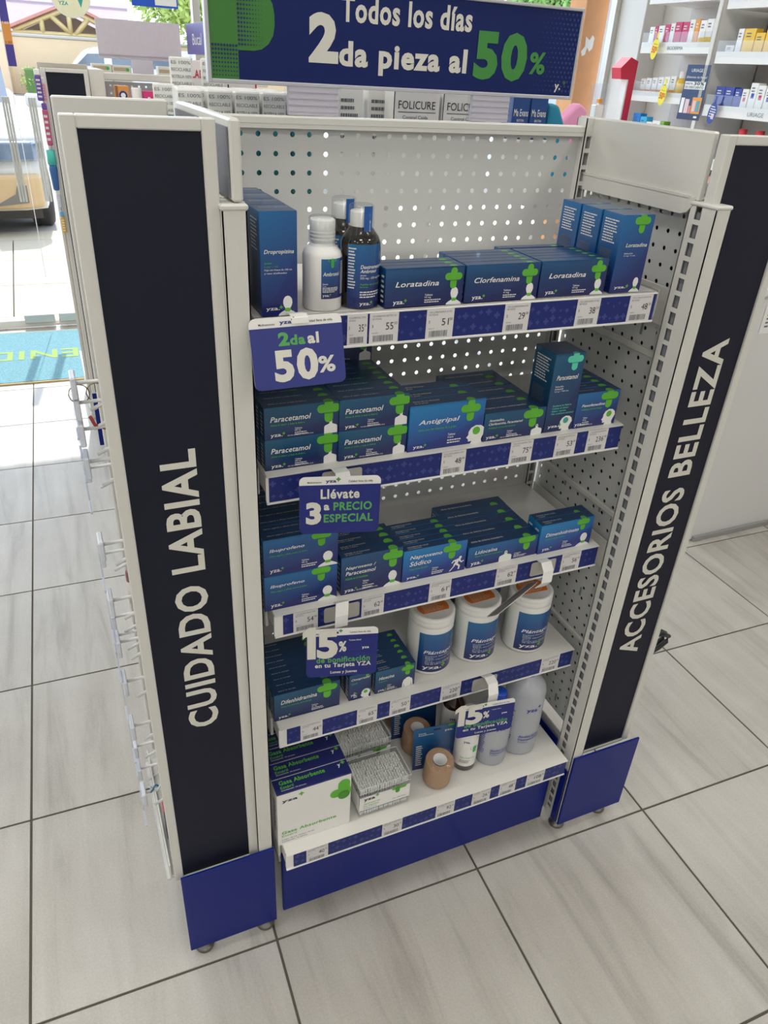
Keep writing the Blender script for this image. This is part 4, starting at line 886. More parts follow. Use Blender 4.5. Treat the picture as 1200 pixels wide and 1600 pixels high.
# alcohol bottles
cloudy = milky('cloudy_bottle', 'd2d5dc', 0.6); cap_blue = mat('cap_blue', '1d4fc0', 0.35); ink_blue = mat('ink_royal_blue', '2b3c9c', 0.5)
def alcohol(x, y, r, hb, label, a_mid):
    t = thing('alcohol_bottle', label, 'bottle', (x, y, 0.2525), group='alcohol bottles')
    q = MB(); q.lathe([(0, 0.001), (r - 0.006, 0), (r - 0.001, 0.003), (r, 0.008), (r, hb - r * 1.1), (r - 0.003, hb - r * 0.8), (r - 0.012, hb - 0.020), (0.014, hb - 0.010), (0.0125, hb - 0.008), (0.0125, hb), (0, hb)], cloudy, 36); b = q.build('body', t)
    q = MB(); ri = r - 0.0022; q.lathe([(0, 0.003), (ri, 0.004), (ri, hb * 0.72), (0, hb * 0.72)], mat('clear_alcohol', 'b9c6d4', 0.1, alpha=0.35), 30); q.build('liquid', b)
    def lab(F):
        F.text('yza', 0.40, 0.62, 0.74, 0.80, ink_blue, 0.03); F.pill(0.665, 0.83, r * 0.09, r * 0.03, ink_blue, 2); F.pill(0.665, 0.83, r * 0.03, r * 0.09, ink_blue, 3)
        F.text('Alcohol Etílico', 0.34, 0.8, 0.30, 0.345, ink_blue, 0.02); F.text('Desnaturalizado', 0.34, 0.86, 0.25, 0.29, ink_blue, 0.02); F.text('Antiséptico', 0.34, 0.56, 0.205, 0.235, ink_blue, 0.0); F.rect(0.34, 0.8, 0.16, 0.164, ink_blue)
        F.lines(0.02, 0.2, 0.2, 0.75, 14, ink_blue)
    q = MB(); wrap(q, r + 0.0002, 0.006, hb - r * 1.1, A + a_mid - 0.5, r * 2.6, lab); q.build('printed_lettering', b)
    q = MB(); q.lathe([(0.0145, hb - 0.007), (0.0145, hb + 0.012), (0.0135, hb + 0.014), (0, hb + 0.014)], cap_blue, 26)
    for k in range(24):
        a = 2 * PI * k / 24; q.box(0.0143, 0.0152, -0.0006, 0.0006, hb - 0.006, hb + 0.011, cap_blue, 0, Matrix.Rotation(a, 4, 'Z'))
    q.build('cap', t)
alcohol(0.4125, -0.2505, 0.0335, 0.168, 'smaller cloudy alcohol bottle with blue cap and blue lettering', 0.3)
alcohol(0.4850, -0.2400, 0.0405, 0.205, 'larger cloudy alcohol bottle at the right end of the bottom shelf', 0.3)

# ================================================================== HANGING PROMOTION CARDS
def wobbler(label, P, strip, sticker, draw, thick=0.0006, body=None):
    """P = four corners of the card TL, TR, BR, BL in the room; strip = centre line points of its plastic arm"""
    TL, TR, BR, BL = [Vector(p) for p in P]
    org = (BL); u = (BR - BL).normalized(); v0 = (TL - BL); n = u.cross(v0).normalized(); v = n.cross(u).normalized()
    w = ((TR - TL).length + (BR - BL).length) / 2; h = v0.dot(v)
    t = thing('promotion_card', label, 'sign', tuple(strip[0]), group='hanging promotion cards')
    base = Vector(strip[0]); T = FR(BL - base, u, v)
    q = MB(); r = 0.008; pts = []
    for k, (cx, cy) in enumerate(((w - r, h - r), (r, h - r), (r, r), (w - r, r))):
        for a in range(6): an = k * PI / 2 + a * PI / 10; pts.append((cx + r * math.cos(an), cy + r * math.sin(an)))
    q.prism(pts, -thick, 0, plastic_white, T)
    F = Face(q, (0, 0, 0), (1, 0, 0), (0, 1, 0), w, h, 0.0003); F.T = T
    body_pts = [(x, min(y, h * 0.86)) for x, y in pts]
    F.put(body_pts, body or sign_navy, 1)
    F.text('Medicamentos', 0.1, 0.27, 0.895, 0.925, ink_black, 0.01); F.text('yza', 0.32, 0.45, 0.885, 0.94, ink_navy, 0.03)
    F.pill(0.475, 0.955, 0.0032, 0.001, sign_green, 2); F.pill(0.475, 0.955, 0.001, 0.0032, sign_green, 3)
    F.text('Calidad llena de vida.', 0.6, 0.9, 0.9, 0.935, ink_black, 0.01)
    draw(F); q.build('card', t)
    q = MB(); sw = 0.0105
    L = [Vector(p) - base for p in strip]
    vs = []; fs = []
    for p in L:
        vs += [tuple(p + Vector((-sw, 0, 0))), tuple(p + Vector((sw, 0, 0))), tuple(p + Vector((sw, 0.0005, 0.0005))), tuple(p + Vector((-sw, 0.0005, 0.0005)))]
    for i in range(len(L) - 1):
        a = i * 4; fs += [[a + 1, a, a + 4, a + 5], [a + 3, a + 2, a + 6, a + 7], [a, a + 3, a + 7, a + 4], [a + 2, a + 1, a + 5, a + 6]]
    fs += [[0, 1, 2, 3], [len(vs) - 1, len(vs) - 2, len(vs) - 3, len(vs) - 4]]
    q.add(vs, fs, plastic_white); q.build('arm', t)
    if sticker:
        q = MB(); x, y, z, hw, hh = sticker; pts = []
        for k, (cx, cy) in enumerate(((hw - .004, hh - .004), (-hw + .004, hh - .004), (-hw + .004, -hh + .004), (hw - .004, -hh + .004))):
            for a in range(5): an = k * PI / 2 + a * PI / 8; pts.append((cx + .004 * math.cos(an), cy + .004 * math.sin(an)))
        q.prism(pts, 0, 0.0008, sticker_grey, FR(Vector((x, y, z)) - base, (1, 0, 0), (0, 0, 1))); q.build('adhesive_pad', t)
    return t
def d50(F):
    F.text('2', 0.29, 0.41, 0.60, 0.79, sign_green_text, 0.05); F.text('da', 0.415, 0.58, 0.60, 0.745, sign_green_text, 0.04); F.text('al', 0.605, 0.73, 0.60, 0.76, letter_white, 0.04)
    F.text('50', 0.22, 0.70, 0.09, 0.55, letter_white, 0.045); F.text('%', 0.70, 0.89, 0.17, 0.41, letter_white, 0.03)
wobbler('navy card reading 2da al 50% hanging from the top shelf rail', [(-0.079, -0.300, 1.222), (0.033, -0.294, 1.222), (0.046, -0.318, 1.1425), (-0.072, -0.322, 1.1425)],
        [(-0.01, -0.276, 1.219), (-0.01, -0.290, 1.222), (-0.01, -0.3005, 1.220), (-0.01, -0.302, 1.214)], None, d50, body=mat('card_violet_navy', '2c3580', 0.5, var=0.03))
def d3(F):
    F.text('Llévate', 0.26, 0.74, 0.62, 0.79, letter_white, 0.03); F.text('3', 0.08, 0.27, 0.17, 0.57, letter_white, 0.05); F.text('a', 0.30, 0.37, 0.42, 0.52, letter_white, 0.04)
    F.text('PRECIO', 0.42, 0.9, 0.41, 0.56, sign_green_text, 0.03); F.text('ESPECIAL', 0.30, 0.92, 0.20, 0.35, sign_green_text, 0.03)
wobbler('navy card reading Llévate 3 a PRECIO ESPECIAL hanging from the second shelf', [(-0.011, -0.300, 1.007), (0.095, -0.326, 1.007), (0.095, -0.327, 0.918), (-0.013, -0.300, 0.918)],
        [(0.052, -0.262, 0.993), (0.052, -0.275, 0.998), (0.052, -0.290, 0.999), (0.052, -0.2985, 0.990)], (0.062, -0.2632, 0.975, 0.030, 0.014), d3)
def d15(F):
    F.put([((-0.05 + 0.18 * x) * F.w, (0.40 + 0.66 * y) * F.h) for x, y in ((0.34, 0), (1, 0), (1, 1), (0.5, 1), (0, 0.84), (0, 0.64), (0.34, 0.74))], letter_white, 4); F.text('5', 0.145, 0.44, 0.40, 0.99, letter_white, 0.05, 0, 6); F.text('%', 0.45, 0.56, 0.52, 0.74, letter_white, 0.04)
    for a in ((0.57, 0.94, 0.80, 0.81), (0.57, 0.94, 0.50, 0.51), (0.57, 0.575, 0.50, 0.81), (0.935, 0.94, 0.50, 0.81)): F.rect(*a, rail_plus)
    F.text('Tarjeta Salud', 0.59, 0.76, 0.73, 0.77, ink_white); F.text('yza', 0.78, 0.88, 0.55, 0.60, ink_white, 0.03)
    F.text('de bonificación', 0.14, 0.90, 0.30, 0.42, sign_green_text, 0.03); F.text('en tu Tarjeta YZA', 0.12, 0.92, 0.17, 0.29, letter_white, 0.03); F.text('Lunes y Jueves', 0.34, 0.72, 0.045, 0.12, letter_white, 0.03)
wobbler('navy card reading 15% de bonificación hanging above the Omeprazol', [(-0.001, -0.2905, 0.736), (0.107, -0.318, 0.736), (0.107, -0.320, 0.640), (-0.001, -0.292, 0.640)],
        [(0.065, -0.2585, 0.751), (0.065, -0.272, 0.760), (0.060, -0.283, 0.768), (0.057, -0.290, 0.748), (0.056, -0.2915, 0.728)], (0.068, -0.2612, 0.731, 0.030, 0.0145), d15)
wobbler('navy card reading 15% de bonificación hanging in front of the alcohol bottles', [(0.284, -0.300, 0.479), (0.397, -0.314, 0.479), (0.402, -0.318, 0.402), (0.287, -0.304, 0.402)],
        [(0.366, -0.2565, 0.497), (0.367, -0.270, 0.503), (0.366, -0.286, 0.500), (0.362, -0.2985, 0.485), (0.360, -0.3005, 0.466)], (0.366, -0.2582, 0.478, 0.027, 0.0145), d15)
wobbler('promotion card bent edge-on above the right Plántago tub', [(0.370, -0.251, 0.650), (0.460, -0.226, 0.684), (0.446, -0.266, 0.708), (0.345, -0.292, 0.674)],
        [(0.443, -0.2595, 0.749), (0.443, -0.275, 0.752), (0.441, -0.288, 0.742), (0.437, -0.293, 0.722), (0.431, -0.285, 0.708)], (0.449, -0.2612, 0.731, 0.026, 0.0145), lambda F: None, body=mat('card_back_grey', '77757a', 0.5))

# ================================================================== HEADER SIGN ON THE BAY
hs = thing('header_sign', 'navy header sign reading Todos los días 2da pieza al 50%', 'sign', (0.25, 0, 1.414))
X0, X1, Z0, Z1 = -0.285, 0.284, 0.040, 0.152
q = MB(); q.box(X0 - 0.004, X1 + 0.004, 0.004, 0.010, Z0 - 0.004, Z1 + 0.004, clear_sheet, 0.001); q.build('acrylic_holder', hs)
q = MB()
for a, b, c, d in ((X0 - 0.005, X0, Z0 - 0.005, Z1 + 0.005), (X1, X1 + 0.003, Z0 - 0.005, Z1 + 0.005), (X0, X1, Z0 - 0.005, Z0), (X0, X1, Z1, Z1 + 0.004)): q.box(a, b, -0.003, 0.011, c, d, mat('sign_edge_grey', 'bfc0c6', 0.3, var=0.02), 0.001)
q.build('edge_frame', hs)
q = MB(); q.box(X0, X1, 0, 0.003, Z0, Z1, mat('header_navy', '102260', 0.45, spec=0.25, var=0.03)); w, h = X1 - X0, Z1 - Z0
F = Face(q, (X0, 0, Z0), (1, 0, 0), (0, 0, 1), w, h, 0.0003); W_ = F
SG = mat('header_green', '3c7c34', 0.45, var=0.02); DN = mat('header_dots', '18285c', 0.4)
F.rect(0.0, 0.065, 0, 1, SG); F.pill(0.10, 0.62, 0.030, 0.036, SG, 1.5)
F.rect(0.055, 0.10, 0.30, 0.94, SG, 1.6)
for i in range(9):
    for j in range(13):
        r_ = 0.0016 * (1 - i / 11)
        F.pill(0.068 + i * 0.0068, 0.36 + j * 0.043, r_, r_, DN, 3)
for i in range(9):
    for j in range(8): F.pill(0.006 + i * 0.0068, 0.04 + j * 0.043, 0.0015 * (0.6 + j / 16), 0.0015 * (0.6 + j / 16), DN, 3)
LD = mat('header_pale_dots', '283d80', 0.4)
for i in range(12):
    for j in range(17): F.pill(0.86 + i * 0.0125 + (j % 2) * 0.006, 0.06 + j * 0.056, 0.0021 * (i + 1.5) / 13, 0.0021 * (i + 1.5) / 13, LD, 1)
F.text('Todos los días', 0.315, 0.67, 0.66, 0.93, letter_white, 0.03); F.text('2', 0.235, 0.31, 0.22, 0.74, letter_white, 0.05)
F.text('da pieza al', 0.312, 0.665, 0.12, 0.47, letter_white, 0.04); F.text('50', 0.685, 0.845, 0.14, 0.70, mat('header_green_text', '3f8c3f', 0.5), 0.05); F.text('%', 0.855, 0.905, 0.24, 0.5, mat('header_green_text', '3f8c3f', 0.5), 0.03)
F.text('y.', 0.945, 0.965, 0.04, 0.14, letter_white, 0.03); F.pill(0.975, 0.16, 0.003, 0.001, SG, 2); F.pill(0.975, 0.16, 0.001, 0.003, SG, 2)
q.build('printed_panel', hs)
for a, b in ((-0.181, -0.108), (0.108, 0.174)):
    q = MB(); q.box(a, b, -0.002, 0.006, 0.0, Z0 - 0.004, mat('sign_foot_lilac', 'c9c6d2', 0.3, var=0.03), 0.001)
    for k in range(4): q.box(a, b, -0.0027, -0.002, 0.004 + k * 0.008, 0.0055 + k * 0.008, mat('sign_foot_ridge', 'b5b2c2', 0.3))
    q.box(a - 0.003, a, -0.004, 0.008, 0, Z0, clear_sheet); q.box(b, b + 0.003, -0.004, 0.008, 0, Z0, clear_sheet); q.build('sign_foot', hs)

# ================================================================== HOOKS ON THE LEFT UNIT
hook_m = mat('hook_white_wire', 'e9e8e6', 0.35); holder_m = glassy('hook_price_holder', 'f6f8fc', 0.3, 0.12); holder_s = milky('holder_strip', 'e3e7f0', 0.8)
def hook(name_, x, y, z, L=0.150):
    t = thing('display_hook', name_, 'hook', (x, y, z), group='white display hooks')
    q = MB(); q.tube([(0, 0, 0.018), (-L * 0.5, 0, 0.018), (-L, 0, 0.016)], 0.0024, hook_m); q.box(-0.004, 0.0, -0.014, 0.014, -0.012, 0.030, hook_m, 0.001); q.build('upper_wire', t)
    q = MB(); q.tube([(0, 0, -0.006), (-L * 0.62, 0, -0.006), (-L * 0.74, 0, -0.008), (-L * 0.92, 0, -0.020)], 0.0026, hook_m); q.build('lower_wire', t)
    q = MB(); q.box(-L - 0.006, -L + 0.001, -0.016, 0.016, -0.002, 0.028, holder_s, 0.0015); q.box(-L - 0.008, -L - 0.006, -0.016, 0.016, -0.048, 0.006, holder_m); q.box(-L - 0.0085, -L - 0.0055, -0.016, 0.016, -0.051, -0.048, holder_s); q.build('price_holder', t)
    return t
HK = [(1.12, 'beside the sunglasses'), (1.095, 'holding the red loop'), (1.060, 'empty, third from top'), (1.015, 'empty, fourth from top'), (0.890, 'empty, level with the L of LABIAL'), (0.795, 'over the lip balm tube'),
      (0.718, 'beside the second O of CUIDADO'), (0.640, 'above the white tube'), (0.545, 'over the small white clip'), (0.385, 'holding the blue and white twist')]
for k, (z, w_) in enumerate(HK): hook(f'white price-holder hook {w_}, near column on left unit', -0.115, -0.222, z)
for z, w_ in ((0.925, 'upper'), (0.770, 'second'), (0.640, 'third'), (0.600, 'fourth'), (0.325, 'fifth'), (0.262, 'lowest')): hook(f'white price-holder hook, {w_} of the far column on left unit', -0.115, -0.058, z)
# what still hangs or stands there
q = MB()
for s_ in (0, 1): q.tube([(0.012 * math.cos(a) - 0.020 * s_, 0, 0.012 * math.sin(a)) for a in [i * PI / 6 for i in range(13)]], 0.0007, mat('thin_gold_wire', '9a8a5a', 0.3, 0.8), 5)
tag(q.build('ring_hanger', loc=(-0.243, -0.222, 1.122)), 'thin gold wire loops hanging from the topmost hook', 'accessory')
q = MB(); q.tube([(-0.02, 0, 0.0), (-0.016, 0, -0.012), (0, 0, -0.020), (0.014, 0, -0.012), (0.016, 0, 0.004)], 0.0022, mat('red_cord', 'b4483a', 0.7, bump=0.4), 8)
tag(q.build('hair_tie', loc=(-0.235, -0.222, 1.092)), 'red braided hair tie hanging from the second hook', 'hair tie')
q = MB()
for ph in (0, PI): q.tube([(-0.02 + 0.04 * i / 16, 0.003 * math.sin(i * 0.8 + ph), 0.006 * math.cos(i * 0.8 + ph)) for i in range(17)], 0.0016, mat('twist_blue', '3c7fa0', 0.6) if ph else ink_white, 6)
tag(q.build('twisted_cord', loc=(-0.238, -0.222, 0.405)), 'blue and white twisted cord wound on the lowest near hook', 'cord')
def tube_item(name, label, x, y, z, r, h, M, capM, tilt=0.0):
    t = thing(name, label, 'lip balm', (x, y, z), (0, tilt, 0))
    q = MB(); q.lathe([(0, 0), (r, 0), (r, h * 0.7), (0, h * 0.7)], M, 20); q.build('body', t)
    q = MB(); q.lathe([(0, h * 0.7), (r * 1.02, h * 0.7), (r * 1.02, h * 0.97), (r * 0.9, h), (0, h)], capM, 20); q.build('cap', t)
tube_item('lip_balm_tube', 'dusky pink and white lip balm tube hanging beside the D of CUIDADO', -0.232, -0.15, 0.748, 0.0085, 0.060, mat('balm_white', 'd8d2d2', 0.3), mat('balm_rose', '8e5a62', 0.3))
tube_item('lip_balm_tube', 'red lip balm tube above the white squeeze tube on left unit', -0.229, -0.15, 0.620, 0.0065, 0.040, mat('balm_red', 'b5475a', 0.3), mat('balm_red2', 'c45b6c', 0.3))
t = thing('squeeze_tube', 'white and blue squeeze tube hanging on the left unit', 'tube', (-0.226, -0.15, 0.582), (0, 0.35, 0))
q = MB(); q.lathe([(0.0, 0), (0.009, 0), (0.010, 0.03), (0.011, 0.045)], ink_white, 18); q.build('body', t); q = MB(); q.lathe([(0.0103, 0.008), (0.0106, 0.028)], mat('tube_blue', '3b5ca8', 0.4), 18); q.build('printed_band', t)
t = thing('balm_box', 'navy balm box with red top standing on the low ledge of the left unit', 'box', (-0.240, -0.20, 0.2325), (0, 0, 0))
q = MB(); q.box(0, 0.018, 0, 0.03, 0, 0.075, mat('balm_box_navy', '272c5a', 0.35), 0.001); Face(q, (0, 0.03, 0), (0, -1, 0), (0, 0, 1), 0.03, 0.075).lines(0.2, 0.8, 0.2, 0.8, 5, ink_white); q.build('box_body', t)
q = MB(); q.box(-0.0005, 0.0185, -0.0005, 0.0305, 0.075, 0.080, mat('balm_box_red', 'c03a48', 0.35), 0.001); q.build('box_top', t)
h_ = hook('white display hook on the outer side of the right unit', 0.634, -0.20, 0.425, 0.19); h_.rotation_euler = (0, 0, PI)
q = MB()
for k in range(2): q.tube([(0, 0.012 * k, 0.052), (0.030, 0.012 * k, 0.050), (0.052, 0.012 * k, 0.036), (0.050, 0.012 * k, 0.022), (0.030, 0.012 * k, 0.008), (0.004, 0.012 * k, -0.002)], 0.0055, mat('black_plastic', '17181c', 0.3), 10)
q.box(-0.004, 0.006, -0.004, 0.016, -0.006, 0.056, mat('black_plastic', '17181c', 0.3), 0.002)
tag(q.build('hair_clip', loc=(0.838, -0.206, 0.365)), 'black plastic hair clip sticking out beside the right black board', 'hair clip')

# ================================================================== BEHIND THE BAY
# shelf on the far side of our pegboard, with sleeved bottles and hair products
rear = thing('rear_shelf', 'white steel shelf on the far side of the pegboard carrying wrapped bottles', 'shelf', (0, 0, 0))
q = MB(); q.box(-0.20, 0.70, 0.030, 0.46, 1.297, 1.300, shelf_white, 0.0008); q.box(-0.20, 0.70, 0.456, 0.46, 1.255, 1.297, shelf_white); q.build('deck', rear)
q = MB()
for x in (-0.19, 0.25, 0.685): q.box(x, x + 0.004, 0.030, 0.44, 1.24, 1.296, white_steel)
q.build('bracket', rear)
q = MB(); q.box(-0.20, 0.70, 0.030, 0.40, 0.15, 0.165, shelf_white); q.box(-0.20, 0.70, 0.395, 0.40, 0.0, 0.15, blue_plate); q.build('base', rear)
sleeve_m = mat('paper_sleeve', 'e6e6e2', 0.75, var=0.02); teal_liq = mat('teal_bottle', '2f7f88', 0.15, coat=0.4)
def sleeve():
    t = thing('sleeved_bottle', 'x', 'bottle', (0, 0, 0), group='bottles with printed paper sleeves')
    q = MB(); q.box(-0.0165, 0.0165, -0.011, 0.011, 0, 0.098, teal_liq, 0.004); q.build('body', t)
    q = MB(); q.box(-0.0175, 0.0175, -0.012, 0.012, 0.094, 0.138, sleeve_m, 0.002)
    F = Face(q, (-0.0175, -0.012, 0.094), (1, 0, 0), (0, 0, 1), 0.035, 0.044)
    for k in range(4): F.text(('RECICLABLE', 'BOTELLA 100%', 'RECICLABLE', 'ES 100%')[k], 0.06, 0.92, 0.12 + k * 0.22, 0.22 + k * 0.22, ink_grey, 0.0, -0.0)
    q.build('paper_sleeve', t); return t
sl0 = sleeve(); deep_kids(sl0); first = True
sp = []
for r_, y in enumerate((0.075, 0.105, 0.135, 0.165, 0.195, 0.225)):
    for c, x in enumerate((-0.052, -0.012, 0.028, 0.068, 0.110)):
        if r_ >= 4 and c > 3: continue
        sp.append((x + 0.004 * r_ + (r_ % 2) * 0.012, y))
for k, (x, y) in enumerate(sp):
    o = sl0 if k == 0 else copy_tree(sl0)
    o.location = (x, y, 1.300); o.rotation_euler = (0, 0, random.uniform(-0.15, 0.15))
    o['label'] = 'sleeved bottle behind the pegboard, ' + ('first', 'second', 'third', 'fourth', 'fifth', 'sixth')[k // 5 if k < 20 else 4 + (k - 20) // 4] + ' row, ' + ('leftmost', 'second from left', 'third from left', 'fourth from left', 'rightmost')[k % 5 if k < 20 else (k - 20) % 4]
for k, (x, y, z) in enumerate(((-0.026, 0.275, 1.338), (0.024, 0.275, 1.338), (-0.058, 0.255, 1.3005))):
    o = copy_tree(sl0); o.location = (x, y, z)
    o.scale = (1.0, 1, 1)
    o['label'] = ('taller sleeved bottle standing on a carton, leftmost behind the pegboard', 'taller sleeved bottle on a carton beside the header sign edge', 'teal sleeved bottle leftmost in front of the pink boxes')[k]; o['group'] = 'sleeved bottles raised on cartons'
q = MB(); q.box(-0.050, 0.050, 0.262, 0.290, 1.3005, 1.3375, mat('carton_teal_plain', '3f8c92', 0.5), 0.001); tag(q.build('low_carton'), 'low teal carton carrying the taller sleeved bottles', 'carton')
pinkbox = mat('pale_pink_box', 'e6dcdc', 0.4)
for k, x in enumerate((-0.005, 0.055)):
    q = MB(); w, h = 0.057, 0.172; q.box(0, w, 0, 0.05, 0, h, pinkbox, 0.001); F = Face(q, (0, 0, 0), (1, 0, 0), (0, 0, 1), w, h)
    F.text('LADY', 0.1, 0.6, 0.85, 0.92, mat('ink_red', 'c02a3c', 0.5), 0.02); F.text('Laser', 0.1, 0.75, 0.72, 0.81, ink_black, 0.02); F.lines(0.1, 0.8, 0.2, 0.68, 8, mat('ink_red', 'c02a3c', 0.5)); F.rect(0.95, 1.0, 0, 1, mat('ink_red', 'c02a3c', 0.5))
    tag(q.build('tall_box', loc=(x, 0.33, 1.3005)), ('tall pale pink box with red print, the left of the pair' if k == 0 else 'tall pale pink box with red print, right one by the sign edge'), 'box', 'tall pale pink boxes')
def plain_box(name, label, cat, x, y, z, w, d, h, M, deco=None, group=None, rz=0.0):
    q = MB(); q.box(0, w, 0, d, 0, h, M, min(0.001, w / 20)); F = Face(q, (0, 0, 0), (1, 0, 0), (0, 0, 1), w, h)
    if deco: deco(F)
    return tag(q.build(name, loc=(x, y, z), rot=(0, 0, rz)), label, cat, group)
def fol(F):
    F.text('FOLICURE', 0.1, 0.9, 0.80, 0.88, ink_black, 0.0); F.rect(0.1, 0.92, 0.765, 0.772, ink_black); F.text('Control Caída', 0.2, 0.75, 0.70, 0.735, ink_black); F.text('Original', 0.28, 0.6, 0.63, 0.665, ink_black); F.text('Shampoo', 0.28, 0.62, 0.57, 0.6, ink_black); F.rect(0, 0.02, 0, 1, ink_black)
for k, x in enumerate((0.300, 0.392)): plain_box('shampoo_box', ('white shampoo box with black lettering, the left one under the header sign' if k == 0 else 'white shampoo box with black lettering, the right one behind the sign foot'), 'box', x, 0.16, 1.3005, 0.086, 0.04, 0.150, plastic_white, fol, 'white shampoo boxes')
for k, (x, w) in enumerate(((0.085, 0.03), (0.160, 0.045), (0.215, 0.05))): plain_box('white_carton', ('narrow white carton left of the left sign foot', 'white carton seen just right of the left sign foot', 'grey-white carton between white carton and shampoo box')[k], 'box', x + 0.06, 0.21, 1.3005, w, 0.04, 0.148, (plastic_white, sleeve_m, shelf_white)[k], lambda F: F.lines(0.1, 0.8, 0.3, 0.9, 8, ink_grey), 'white cartons under the sign')
def mae(F): F.text('Ma Evans', 0.08, 0.92, 0.55, 0.72, ink_white, 0.01); F.text('BIOTIN', 0.3, 0.7, 0.42, 0.48, ink_white)
for k, x in enumerate((0.520, 0.557)): plain_box('hair_lotion_box', ('small navy hair lotion box, left of the two on rear shelf' if k == 0 else 'small navy hair lotion box, right of the two on rear shelf'), 'box', x, 0.14, 1.3005 + 0.08, 0.035, 0.035, 0.066, mat('maevans_navy', '1f4a8c', 0.35), mae, 'navy hair lotion boxes')
plain_box('support_carton', 'grey carton under the two navy boxes', 'carton', 0.515, 0.135, 1.3005, 0.085, 0.05, 0.0795, sleeve_m)
# soft packs at the right end
def soft(name, label, pts, M, x, y, z, d=0.03):
    q = MB(); n = len(pts); q.prism(pts, 0, d, M, FR((0, d, 0), (1, 0, 0), (0, 0, 1))); o = q.build(name, loc=(x, y, z)); b = o.modifiers.new('soft', 'BEVEL'); b.width = 0.006; b.segments = 3; return tag(o, label, 'bag')
soft('teal_pouch', 'teal foil pouch leaning at the right end of the rear shelf', [(0, 0), (0.06, 0), (0.075, 0.01), (0.05, 0.09), (0.025, 0.135), (0, 0.14)], mat('pouch_teal', '1f86a8', 0.3), 0.600, 0.15, 1.3005)
soft('pink_pouch', 'pink pouch with pale blue panel beside the teal pouch', [(0, 0), (0.085, 0), (0.095, 0.05), (0.085, 0.13), (0.065, 0.14), (0.02, 0.10)], mat('pouch_pink', 'ee9fc8', 0.4), 0.640, 0.20, 1.3005)

# second island further back
isl = thing('far_display_unit', 'white display island with black end board behind the left unit', 'display unit', (0, 0, 0))
end_panel(isl, -0.193, -0.043, 1.98, 0.26, 1.422, None, 0, 0, 0, 0)
q = MB(); q.box(-0.193, -0.035, 1.985, 1.995, 0.02, 0.26, blue_plate, 0.001); q.build('base_plate', isl)
q = MB(); q.box(-0.20, -0.04, 2.02, 2.04, 0.25, 1.437, mat('island_beige', 'c9c2b6', 0.5), 0.001); q.box(-0.040, 0.010, 2.0, 2.3, 1.33, 1.425, white_steel, 0.002); q.build('rear_panel', isl)
q = MB(); slotted(q, -0.036, -0.004, 2.075, 2.10, 0.03, 1.405, white_steel, '-y', first=1.38, sh=0.018, sw=0.012); q.build('upright', isl)
pegboard(24, 54, 0.025, (0.0125, 2.105, 1.375 - 0.025 * 53), (1, 0, 0), (0, 0, 1), mat('island_grey', 'a9aaad', 0.5), name='back_panel', parent=isl, ns=8)
q = MB(); q.box(-0.005, 0.62, 2.09, 2.10, 1.392, 1.416, white_steel, 0.003); q.build('top_rail', isl)
q = MB(); q.box(-0.03, 0.60, 1.80, 2.10, 1.245, 1.25, shelf_white, 0.001); q.box(-0.03, 0.60, 1.78, 2.10, 0.15, 0.20, shelf_white, 0.001); q.box(-0.03, 0.60, 1.80, 1.81, 0.02, 0.15, blue_plate, 0.001); q.build('deck', isl)
q = MB(); q.box(-0.20, 0.62, 2.30, 2.34, 0.03, 1.30, white_steel); q.build('core_panel', isl)
plain_box('nappy_pack', 'orange and brown pack with dark round logo on the far island', 'box', 0.035, 1.93, 1.2505, 0.045, 0.05, 0.130, mat('pack_orange', 'd8924a', 0.4), lambda F: (F.pill(0.55, 0.78, 0.014, 0.014, ink_navy, 1), F.pill(0.55, 0.78, 0.008, 0.008, ink_white, 2), F.rect(0, 0.2, 0, 1, mat('pack_brown', '8c5a3a', 0.4))))
q = MB(); q.lathe([(0, 0), (0.017, 0), (0.018, 0.002), (0.018, 0.120), (0.016, 0.126), (0, 0.126)], plastic_white, 24); tag(q.build('white_canister', loc=(0.106, 1.94, 1.2505)), 'plain white canister between the orange and pink packs on the far island', 'bottle')
plain_box('pink_carton', 'magenta carton with white lettering on the far island', 'box', 0.128, 1.93, 1.2505, 0.04, 0.05, 0.117, mat('pack_magenta', 'd8377c', 0.4), lambda F: F.text('Flex', 0.35, 0.95, 0.65, 0.85, ink_white, 0.02))
for k in range(2): plain_box('label_box', ('low beige labelled box on top of the far island, left one', 'low beige labelled box on top of the far island, right one')[k], 'box', 0.005 + 0.075 * k, 2.40, 1.3005, 0.073, 0.05, 0.137 - 0.002 * k, mat('box_cream', 'dcd8c8', 0.5), lambda F: (F.rect(0.08, 0.8, 0.86, 0.95, mat('box_tan', 'b9a684', 0.5)), F.pill(0.8, 0.9, 0.006, 0.006, ink_green, 2)), 'low beige boxes')
plain_box('cream_box', 'small cream box with tan label under the lilac topper sign', 'box', 0.255, 2.40, 1.3005, 0.05, 0.05, 0.139, mat('box_cream', 'dcd8c8', 0.5), lambda F: F.rect(0.08, 0.9, 0.84, 0.93, mat('box_tan', 'b9a684', 0.5)))
q = MB(); q.box(-0.20, 0.62, 2.345, 2.75, 1.285, 1.30, shelf_white, 0.001); q.box(-0.20, 0.62, 2.34, 2.72, 0, 0.2, shelf_white); q.build('rear_deck', isl)
ts = thing('topper_sign', 'blank lilac-grey back of a topper sign on the far island', 'sign', (0.155, 2.10, 1.416))
q = MB(); q.box(-0.1445, 0.1445, 0, 0.006, 0.043, 0.162, mat('topper_lilac', 'c8c2cc', 0.4), 0.001); q.box(-0.1445, 0.1445, -0.0015, 0, 0.052, 0.056, mat('topper_line', 'a9a4b0', 0.4)); q.build('sign_board', ts)
q = MB(); q.box(-0.035, 0.04, 0, 0.006, 0.0, 0.043, mat('sign_foot_lilac', 'c9c6d2', 0.3), 0.001); q.build('sign_foot', ts)
